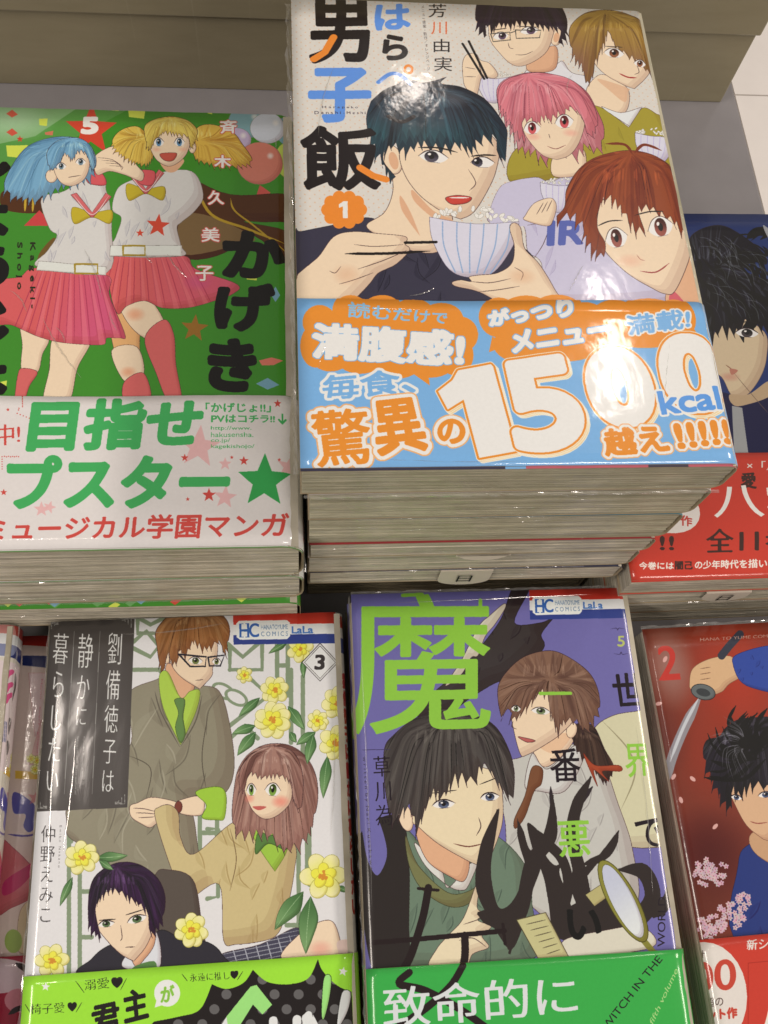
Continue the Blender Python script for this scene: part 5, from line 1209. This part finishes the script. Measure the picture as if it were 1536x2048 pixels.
def page_block(W, H, t, mat, parent, seed, z0=.45, gap=.5):
    """a stack of leaves: thin uneven slabs, each a little forward or back"""
    r = random.Random(seed)
    V, Fc, FM = [], [], []
    z = z0; top = t - gap
    nx = 10
    wv = [(r.uniform(.02, .05), r.uniform(0, 6), r.uniform(.08, .24)) for _ in range(2)]
    wave = lambda x: sum(a * math.sin(f * x + p) for f, p, a in wv)
    drift = 0
    while z < top - .05:
        h = min(r.uniform(.28, .75), top - z)
        drift = max(-.3, min(.3, drift + r.uniform(-.12, .12)))
        fy = .34 + drift*.7 + r.uniform(-.16, .16); lx = -W / 2 + .5 + r.uniform(-.12, .12); rx = W / 2 - 1.3
        b = len(V)
        for i in range(nx + 1):
            x = lx + (rx - lx) * i / nx
            k = min(1, (z - z0) / 1.0, (top - z - h) / 1.0) if True else 1
            dz = wave(x) * max(k, 0); dy = .08 * math.sin(x * .21 + z * 3)
            V += [(x * MM, (fy + dy) * MM, (z + dz) * MM), (x * MM, (fy + dy) * MM, (z + h - .05 + dz) * MM), (x * MM, (H - .6) * MM, (z + dz) * MM), (x * MM, (H - .6) * MM, (z + h - .05 + dz) * MM)]
        for i in range(nx):
            a = b + i * 4; c = a + 4
            Fc += [(a, c, c + 1, a + 1), (a + 2, a + 3, c + 3, c + 2), (a + 1, c + 1, c + 3, a + 3), (a, a + 2, c + 2, c)]
        a = b; Fc.append((a, a + 1, a + 3, a + 2)); a = b + nx * 4; Fc.append((a, a + 2, a + 3, a + 1))
        FM += [r.choice((0, 0, 0, 1, 1, 2))] * (len(Fc) - len(FM))
        z += h
    return link('page_block', V, Fc, mat, parent, face_mat=FM)
def film_ridge(p0, p1, w, mat, parent, seed, outv, n=60, amp=.5):
    """a crumpled seam of shrink film standing off the book's edge"""
    r = random.Random(seed)
    p0, p1 = np.array(p0, float), np.array(p1, float); o_ = np.array(outv, float)
    side = np.cross(p1 - p0, o_); side /= np.linalg.norm(side)
    V = []
    for i in range(n + 1):
        t = i / n; p = p0 + (p1 - p0) * t
        for k, f in enumerate((0, .35, .7, 1.0)):
            q = p + o_ * w * f * (1 + r.uniform(-.25, .25)) + side * r.uniform(-amp, amp) * (.25 + f)
            V.append(q * MM)
    Fc = [(i * 4 + k, i * 4 + k + 1, i * 4 + k + 5, i * 4 + k + 4) for i in range(n) for k in range(3)]
    return link('shrink_film', V, Fc, mat, parent, smooth_=False)

FILM = mat_film()
RIM = mat_plain('cut_paper_edge', (158, 144, 118), rough=.8)
PAGES = [[mat_pages('page_edges_%d_%d' % (i, j), tuple(v * f for v in lo), tuple(v * f for v in hi)) for j, f in enumerate((1, .9, 1.08))]
         for i, (lo, hi) in enumerate((((150, 147, 122), (202, 197, 176)), ((150, 145, 126), (210, 204, 188)), ((140, 128, 104), (192, 180, 152))))]

def crease(p, q, z, parent, seed, w=.35, h=.22, n=26):
    """a fine pleat standing up in the film that lies on a cover (mm on the cover)"""
    r = random.Random(seed); p, q = np.array(p, float), np.array(q, float); d = (q - p) / np.hypot(*(q - p)); s = np.array([-d[1], d[0]])
    bow = r.uniform(-1.2, 1.2)
    V = []
    for i in range(n + 1):
        t = i / n; k = math.sin(math.pi * t) ** .6 * (.55 + .45 * abs(math.sin(t * 17 + seed)))
        c_ = p + (q - p) * t + s * (bow * math.sin(math.pi * t) + r.uniform(-.12, .12))
        for o_, hh in ((-w * k, 0), (0, h * k), (w * k, 0)): V.append(((c_[0] + s[0] * o_) * MM, (c_[1] + s[1] * o_) * MM, (z + hh) * MM))
    return link('film_crease', V, [(i * 3 + k, i * 3 + 3 + k, i * 3 + 4 + k, i * 3 + 1 + k) for i in range(n) for k in (0, 1)], FILM, parent)
def book(name_loc, yaw, W, H, t, label, cover_mat, tex=None, band=0, band_mat=None, pages=0, seed=0, film=(), round_=4.0, lift=.35, group=None, slip=None, cat='book'):
    root = empty('manga_book', name_loc, yaw, label, cat, group)
    texW, texH = tex if tex else (W + 30, H)
    # the covers lie out of the next book's way: everything keeps within 0..t
    jacket('cover', W, H, t - .9, 0, H, .0, cover_mat, root, texW, texH, seed, round_, lift).location.z = .35 * MM
    if band:
        jacket('paper_band', W, H, t - .9, .7, band, .42, band_mat or cover_mat, root, texW, texH, seed, round_, lift, ny=14, bow=.9).location.z = .35 * MM
    page_block(W, H, t, PAGES[pages], root, seed, .62, .84)
    for f in film: film_ridge(*f[:3], FILM, root, seed + 5, f[3], amp=f[4] if len(f) > 4 else .5)
    return root

# ------------------------------------------------------------------ the display: table, riser, floor
STEEL = mat_plain('grey_laminate', (150, 142, 130), rough=.42, spec=.5, noise=.05, scale=120)
def riser_mat():
    m, nt, b = nodes('brushed_riser')
    tc = nt.nodes.new('ShaderNodeTexCoord'); mp = nt.nodes.new('ShaderNodeMapping'); mp.inputs['Scale'].default_value = (14, 14, 60); mp.inputs['Rotation'].default_value = (0, .5, 0)
    n1 = nt.nodes.new('ShaderNodeTexNoise'); n1.inputs['Scale'].default_value = 2.2; n1.inputs['Detail'].default_value = 4
    n2 = nt.nodes.new('ShaderNodeTexNoise'); n2.inputs['Scale'].default_value = 900
    nt.links.new(tc.outputs['Object'], mp.inputs[0]); nt.links.new(mp.outputs[0], n1.inputs['Vector']); nt.links.new(tc.outputs['Object'], n2.inputs['Vector'])
    ad = nt.nodes.new('ShaderNodeMath'); ad.operation = 'MULTIPLY_ADD'; ad.inputs[1].default_value = .08
    nt.links.new(n2.outputs[0], ad.inputs[0]); nt.links.new(n1.outputs[0], ad.inputs[2])
    cr = nt.nodes.new('ShaderNodeValToRGB'); e = cr.color_ramp.elements
    e[0].position = .3; e[0].color = rgb((146, 138, 112)); e[1].position = 1.0; e[1].color = rgb((158, 150, 124))
    nt.links.new(ad.outputs[0], cr.inputs[0]); nt.links.new(cr.outputs[0], b.inputs['Base Color'])
    m3 = nt.nodes.new('ShaderNodeMapping'); m3.inputs['Rotation'].default_value = (0, .55, 0); m3.inputs['Scale'].default_value = (260, 40, 5)
    n3 = nt.nodes.new('ShaderNodeTexNoise'); n3.inputs['Scale'].default_value = 1; n3.inputs['Detail'].default_value = 2
    r3 = nt.nodes.new('ShaderNodeMapRange'); r3.inputs[1].default_value = .66; r3.inputs[2].default_value = .76; r3.inputs[3].default_value = 0; r3.inputs[4].default_value = .35
    x3 = nt.nodes.new('ShaderNodeMix'); x3.data_type = 'RGBA'; x3.inputs[7].default_value = rgb((196, 188, 168))
    nt.links.new(tc.outputs['Object'], m3.inputs[0]); nt.links.new(m3.outputs[0], n3.inputs['Vector']); nt.links.new(n3.outputs[0], r3.inputs[0])
    nt.links.new(r3.outputs[0], x3.inputs[0]); nt.links.new(cr.outputs[0], x3.inputs[6]); nt.links.new(x3.outputs[2], b.inputs['Base Color'])
    b.inputs['Roughness'].default_value = .24; b.inputs['Specular IOR Level'].default_value = .5
    return m
RISER = riser_mat()
TABLE = mat_plain('table_top_laminate', (136, 134, 137), rough=.34, spec=.5, noise=.06, scale=40)
DARK = mat_plain('dark_seam', (60, 52, 42), rough=.7)
TILE = mat_plain('white_floor_tile', (244, 240, 236), rough=.35, spec=.5, noise=.03, scale=14)
GROUT = mat_plain('floor_grout', (150, 140, 126), rough=.9)

def setting():
    fl = boxes('floor', [(-2.2, -2.2, -.760, 3.2, 3.2, -.703)], GROUT); fl['kind'] = 'structure'
    v, f = box(-.1485, -.1485, 0, .1485, .1485, .0035)
    me = None
    for i in range(0, 7):
        for j in range(0, 8):
            if me is None:
                o = link('floor_tile', v, f, TILE, fl); me = o.data
            else:
                o = bpy.data.objects.new('floor_tile', me); COL.objects.link(o); o.parent = fl
            o.location = (.27 + i * .3, -.2 + j * .3, -.7030 + .0005)
    t = empty('display_table', (0, 0, -.7), 0, 'grey topped display table carrying all the piles of comic books', 'table')
    boxes('table_top', [(-1.1, -.55, .672, .2585, .95, .7)], TABLE, t, .0015)
    boxes('side_panel', [(-1.08, -.53, .0, .245, .93, .672)], STEEL, t)
    r = empty('display_riser', (0, .4045, 0), 0, 'raised grey display box with a seam across its front, standing behind the piles', 'shelf')
    boxes('base_panel', [(-1.0, .0012, .0, .2485, .30, .0455)], RISER, r, .0006)
    boxes('front_panel', [(-1.0, -.0006, .0464, .2500, .30, .27)], RISER, r, .0008)
    boxes('panel_seam', [(-.99, .003, .0455, .247, .29, .0464)], DARK, r)
setting()

# ------------------------------------------------------------------ the books
SH_ = {k: globals()['art_' + k.lower()]() for k in 'ABCDEFGH'}
SH_['B2'] = art_b(False)
IMG = {k: s.image('cover_print_' + k.lower()) for k, s in SH_.items()}
TX = {k: (s.W, s.H) for k, s in SH_.items()}
PR = {
 'B2': mat_print('print_b_plain', IMG['B2'], bump=.30, scale=30, crough=.10),
 'A': mat_print('print_a', IMG['A'], bump=.10, scale=22, crough=.075, sx=1.0, sy=.7, fine=.22),
 'B': mat_print('print_b', IMG['B'], bump=.30, scale=30, crough=.10, sx=1.4, sy=.5),
 'C': mat_print('print_c', IMG['C'], bump=.22, scale=16, crough=.10, sx=1.3, sy=.8, fine=.05),
 'D': mat_print('print_d', IMG['D'], bump=.15, scale=24, crough=.14),
 'E': mat_print('print_e', IMG['E'], bump=.25, scale=30, crough=.12),
 'F': mat_print('print_f', IMG['F'], bump=.25, scale=30, crough=.12),
 'G': mat_print('print_g', IMG['G'], bump=.35, scale=40, crough=.10),
 'H': mat_print('print_h', IMG['H'], bump=.35, scale=40, crough=.10),
}
CV = lambda n, c: mat_plain(n, c, rough=.45, coat=.6, noise=.04)
teal, redc, whitec, navy, purp = CV('teal_cover', (60, 130, 150)), CV('red_cover', (150, 40, 44)), CV('white_cover', (206, 198, 190)), CV('navy_cover', (44, 46, 70)), CV('plum_cover', (110, 60, 80))

def pile(key, ts, labels, mats, tops, W=None, dx=None, seeds=0, pages=None, rounds=4.0):
    d = SHEETS[key]
    z = d['z'] - sum(ts) * MM
    n = len(ts); out = []
    rr = random.Random(key + 'pile')
    zz = d['z']
    for i, t in enumerate(ts):
        zz -= t * MM
        if i == 0:
            b = book((d['x'], d['y'], zz), d['yaw'], d['W'], d['H'], t, labels[0], PR[key], TX[key], seed=seeds, **tops)
        else:
            w = (W[i] if W else d['W']); off = (dx[i] if dx else (rr.uniform(-.4, .4), rr.uniform(-.3, .5)))
            ya = d['yaw'] + rr.uniform(-.004, .004)
            m = mats[i]
            kw = dict(m) if isinstance(m, dict) else dict(cover_mat=m)
            cm = kw.pop('cover_mat')
            b = book((d['x'] + off[0] * MM, d['y'] + off[1] * MM, zz), ya, w, d['H'] if w == d['W'] else d['H'] - 4, t, labels[i], cm, kw.pop('tex', None), seed=seeds + i, pages=(pages[i] if pages else i % 3), round_=rounds, lift=.12, **kw)
            if i in (1, 4): film_ridge((-w / 2 + rr.uniform(2, 20), -.1, .4), (w / 2 - rr.uniform(3, 50), -.1, .4), .6, FILM, b, seeds + 40 + i, (0, -.8, -.1), amp=.25)
            for q_ in range(3):
                x_ = rr.uniform(-w / 2 + 4, w / 2 - 6); z_ = rr.uniform(2, t - 2)
                film_ridge((x_, -.1, z_), (x_ + rr.uniform(4, 12), -.1, z_ + rr.uniform(-1.5, 1.5)), .35, FILM, b, seeds + 60 + i * 7 + q_, (0, -.9, .2), n=12, amp=.2)
        out.append(b)
    return out

# tall pile, top book: printed cover of young people with rice bowls
fA = [((-64.2, 0, 14), (-64.2, 182, 14), 2.0, (-.85, 0, .35), .6), ((-63, -.4, .3), (64, -.4, .3), 1.1, (0, -.8, -.3), .35)]
A_t = [17, 21, 22, 14, 17, 14, 16, 16, 16.12]
A = pile('A', A_t, [
 'top book of the tall pile, people with rice bowls above a blue and orange band',
 'second book from the top of the tall middle pile, under a white cover',
 'third book from the top of the tall pile, with a teal cover edge above it',
 'fourth book from the top of the tall pile, thin, with a dark red cover edge',
 'fifth book of the tall pile, with a white paper slip at its front',
 'sixth book of the tall pile, with a rounded sales slip hanging at its front',
 'seventh book from the top of the tall pile, in shadow behind the purple cover',
 'eighth book from the top of the tall pile, in deep shadow near the table',
 'bottom book of the tall middle pile, lying on the table'],
 [None, whitec, teal, redc, whitec, navy, purp, whitec, whitec],
 dict(band=56.3, pages=0, film=fA, lift=.35),
 W=[128, 125, 124, 122, 121.5, 120, 120, 120, 120], dx=[(0, 0), (1, .2), (.6, .4), (.2, .0), (-.4, .5), (-.6, .2), (-.6, 9), (-.6, 11), (-.6, 11)], seeds=100, pages=[0, 0, 0, 1, 1, 1, 2, 2, 2])
fB = [((63.0, -.3, 1), (-64, -.3, 1), 1.0, (0, -.9, 0), .3), ((64.3, .5, 2), (64.3, 182, 26), .9, (.9, 0, .2), .5)]
GREEN = dict(cover_mat=PR['B'], tex=TX['B'], band=55.4)
B = pile('B', [30, 26, 24, 24.26], [
 'top book of the left rear pile, green cover with two dancing girls',
 'second book of the left pile, directly under the dancing girls cover',
 'third book of the left pile, its green cover showing below the page edges',
 'bottom book of the left pile, lying on the table in shadow'],
 [None, GREEN, dict(cover_mat=PR['B2'], tex=TX['B']), GREEN],
 dict(band=55.4, pages=1, film=fB, lift=.5, round_=7.0), dx=[(0, 0), (.2, -.3), (-.6, -2.2), (-1, 9)], seeds=200, pages=[1, 1, 1, 1], rounds=6.0)
fC = [((-56.3, 0, 14), (-56.3, 174, 14), 1.4, (-.6, 0, .5), .5)]
C = pile('C', [16.5, 16.62], [
 'white covered book with yellow flowers and a young couple, front left, lime green band',
 'lower book under the yellow flower cover at the front left'],
 [None, dict(cover_mat=PR['C'], tex=TX['C'], band=51.6)], dict(band=51.6, pages=1, film=fC, lift=.4, round_=5.5), seeds=300)
D = pile('D', [13.8, 13.8, 13.75], [
 'purple covered book with a large green title character and a green band, front middle',
 'second book under the purple cover in the front middle pile',
 'bottom book of the front middle pile under the purple cover'],
 [None, dict(cover_mat=PR['D'], tex=TX['D'], band=42.4), dict(cover_mat=PR['D'], tex=TX['D'], band=42.4)], dict(band=42.4, pages=1, film=[((-56.3, 0, 11), (-56.3, 174, 11), 1.2, (-.6, 0, .5), .5), ((-56, 174.2, 12.5), (56, 174.2, 12.5), 1.2, (0, .8, .2), .35)], lift=.3, round_=5.0), seeds=400)
E_ = pile('E', [15.1, 15.1, 15.1, 15.08], [
 'dark blue covered book with a red band, topmost of the right rear pile',
 'second book of the right rear pile, under the dark blue cover, with a paper slip',
 'third book of the right rear pile, in shadow',
 'bottom book of the right rear pile, lying on the table'],
 [None] + [dict(cover_mat=PR['E'], tex=TX['E'], band=53.3)] * 3, dict(band=53.3, pages=1, lift=.3), seeds=500, pages=[1, 1, 1, 1])
F_ = pile('F', [18.2, 18.15], [
 'dark red covered book numbered 2 with a sword, at the front right edge',
 'lower book under the dark red cover at the front right edge'],
 [None, dict(cover_mat=PR['F'], tex=TX['F'], band=60.5)], dict(band=60.5, pages=1, lift=.3, film=[((-56, 174.2, 16.5), (56, 174.2, 16.5), 1.5, (0, .8, .2), .4)]), seeds=600)
G_ = pile('G', [16, 16], [
 'cream and pink covered book with purple swirls, at the front left edge',
 'lower pink book with a violet blossom swirl, sticking out at the front left edge'],
 [None, dict(cover_mat=PR['H'], tex=TX['H'], band=58)], dict(band=59, pages=1, lift=.3, round_=5, film=[((56.3, 0, 13), (56.3, 174, 13), 1.2, (.6, 0, .5), .5)]), seeds=700, dx=[(0, 0), (11.2, -.6)])

for k, (p, q) in enumerate((((430, 760), (520, 1010)), ((215, 1110), (420, 1425)), ((50, 970), (135, 1085)), ((745, 785), (782, 832)), ((855, 785), (955, 905)), ((1408, 190), (1412, 245)), ((285, 1160), (330, 1240)), ((560, 1080), (600, 1180)))):
    pq = []
    for v in (p, q):
        m = SH_['B'].M @ np.array([v[0] / 2.56, 200 + v[1] / 2.56, 1]); pq.append((m[0] / m[2] - 64, m[1] / m[2]))
    crease(pq[0], pq[1], 29.75, B[0], k)
for k, (x0, y0, x1, y1) in enumerate(((20, 60, 26, 70), (-30, 58, -22, 61), (30, 140, 33, 150), (44, 20, 50, 44), (-58, 30, -55, 42), (-50, 4, 10, 2.5), (-56, 120, -50, 150))):
    crease((x0, y0), (x1, y1), 16.85, A[0], 50 + k, .25, .15)
for k, (x0, y0, x1, y1) in enumerate(((-50, 70, -51, 150), (-46, 90, -44, 130), (-30, 168, 10, 171), (48, 90, 51, 130))):
    crease((x0, y0), (x1, y1), 16.35, C[0], 70 + k, .25, .15)
for k, (x0, y0, x1, y1) in enumerate(((-53, 60, -53.5, 160), (-40, 170, 40, 171.5), (47, 60, 50, 120))):
    crease((x0, y0), (x1, y1), 13.6, D[0], 80 + k, .25, .15)

# paper slips between the pages, their rounded ends hanging out
SLIP = mat_plain('slip_paper', (205, 196, 182), rough=.7, noise=.03)
INK = mat_plain('slip_ink', (30, 26, 26), rough=.6, noise=.0)
def slip(parent, x, z, w, drop, text, seed=0):
    """a folded sales slip: a tongue with a round end, 0.25 mm thick, hanging over the page edges"""
    n = 14; pts = [(-w / 2, 0)]
    for i in range(n + 1):
        a = math.pi + math.pi * i / n
        pts.append((w / 2 * math.cos(a) * (1 if True else 0), -drop + w * .28 + w * .28 * math.sin(a)))
    pts.append((w / 2, 0))
    y0 = -.25
    V = [(x + p, y0 - .5 * (-q) / max(drop, 1), z + q) for p, q in pts]
    V2 = [(a, b - .25, c) for a, b, c in V]
    m = len(V)
    Vt = V + V2 + [(x - w / 2, 12, z), (x + w / 2, 12, z), (x - w / 2, 12, z + .2), (x + w / 2, 12, z + .2)]
    Fc = [tuple(range(m)), tuple(range(2 * m - 1, m - 1, -1))] + [(i, (i + 1) % m, m + (i + 1) % m, m + i) for i in range(m)]
    Fc += [(0, m - 1, 2 * m + 1, 2 * m), (m, 2 * m + 2, 2 * m + 3, 2 * m - 1), (2 * m, 2 * m + 1, 2 * m + 3, 2 * m + 2)]
    o = link('order_slip', [tuple(c * MM for c in v) for v in Vt], Fc, SLIP, parent)
    if text:
        g = glyphs(text); lo = g.reshape(-1, 2).min(0); hi = g.reshape(-1, 2).max(0)
        s = w * .36 / (hi[1] - lo[1]); tv = []
        for p in g.reshape(-1, 2):
            tv.append(((x + (p[0] - (lo[0] + hi[0]) / 2) * s) * MM, (y0 - .25 - .45 * .5 - .12 - .3) * MM, (z - drop * .5 + (p[1] - (lo[1] + hi[1]) / 2) * s) * MM))
        link('slip_lettering', tv, [(3 * i, 3 * i + 1, 3 * i + 2) for i in range(len(tv) // 3)], INK, o)
    return o
slip(A[5], -1, 13.4, 20, 15, '日')
slip(A[4], 2, 15.2, 20, 3.2, '')
slip(E_[1], -10, 13, 19, 10, '日')
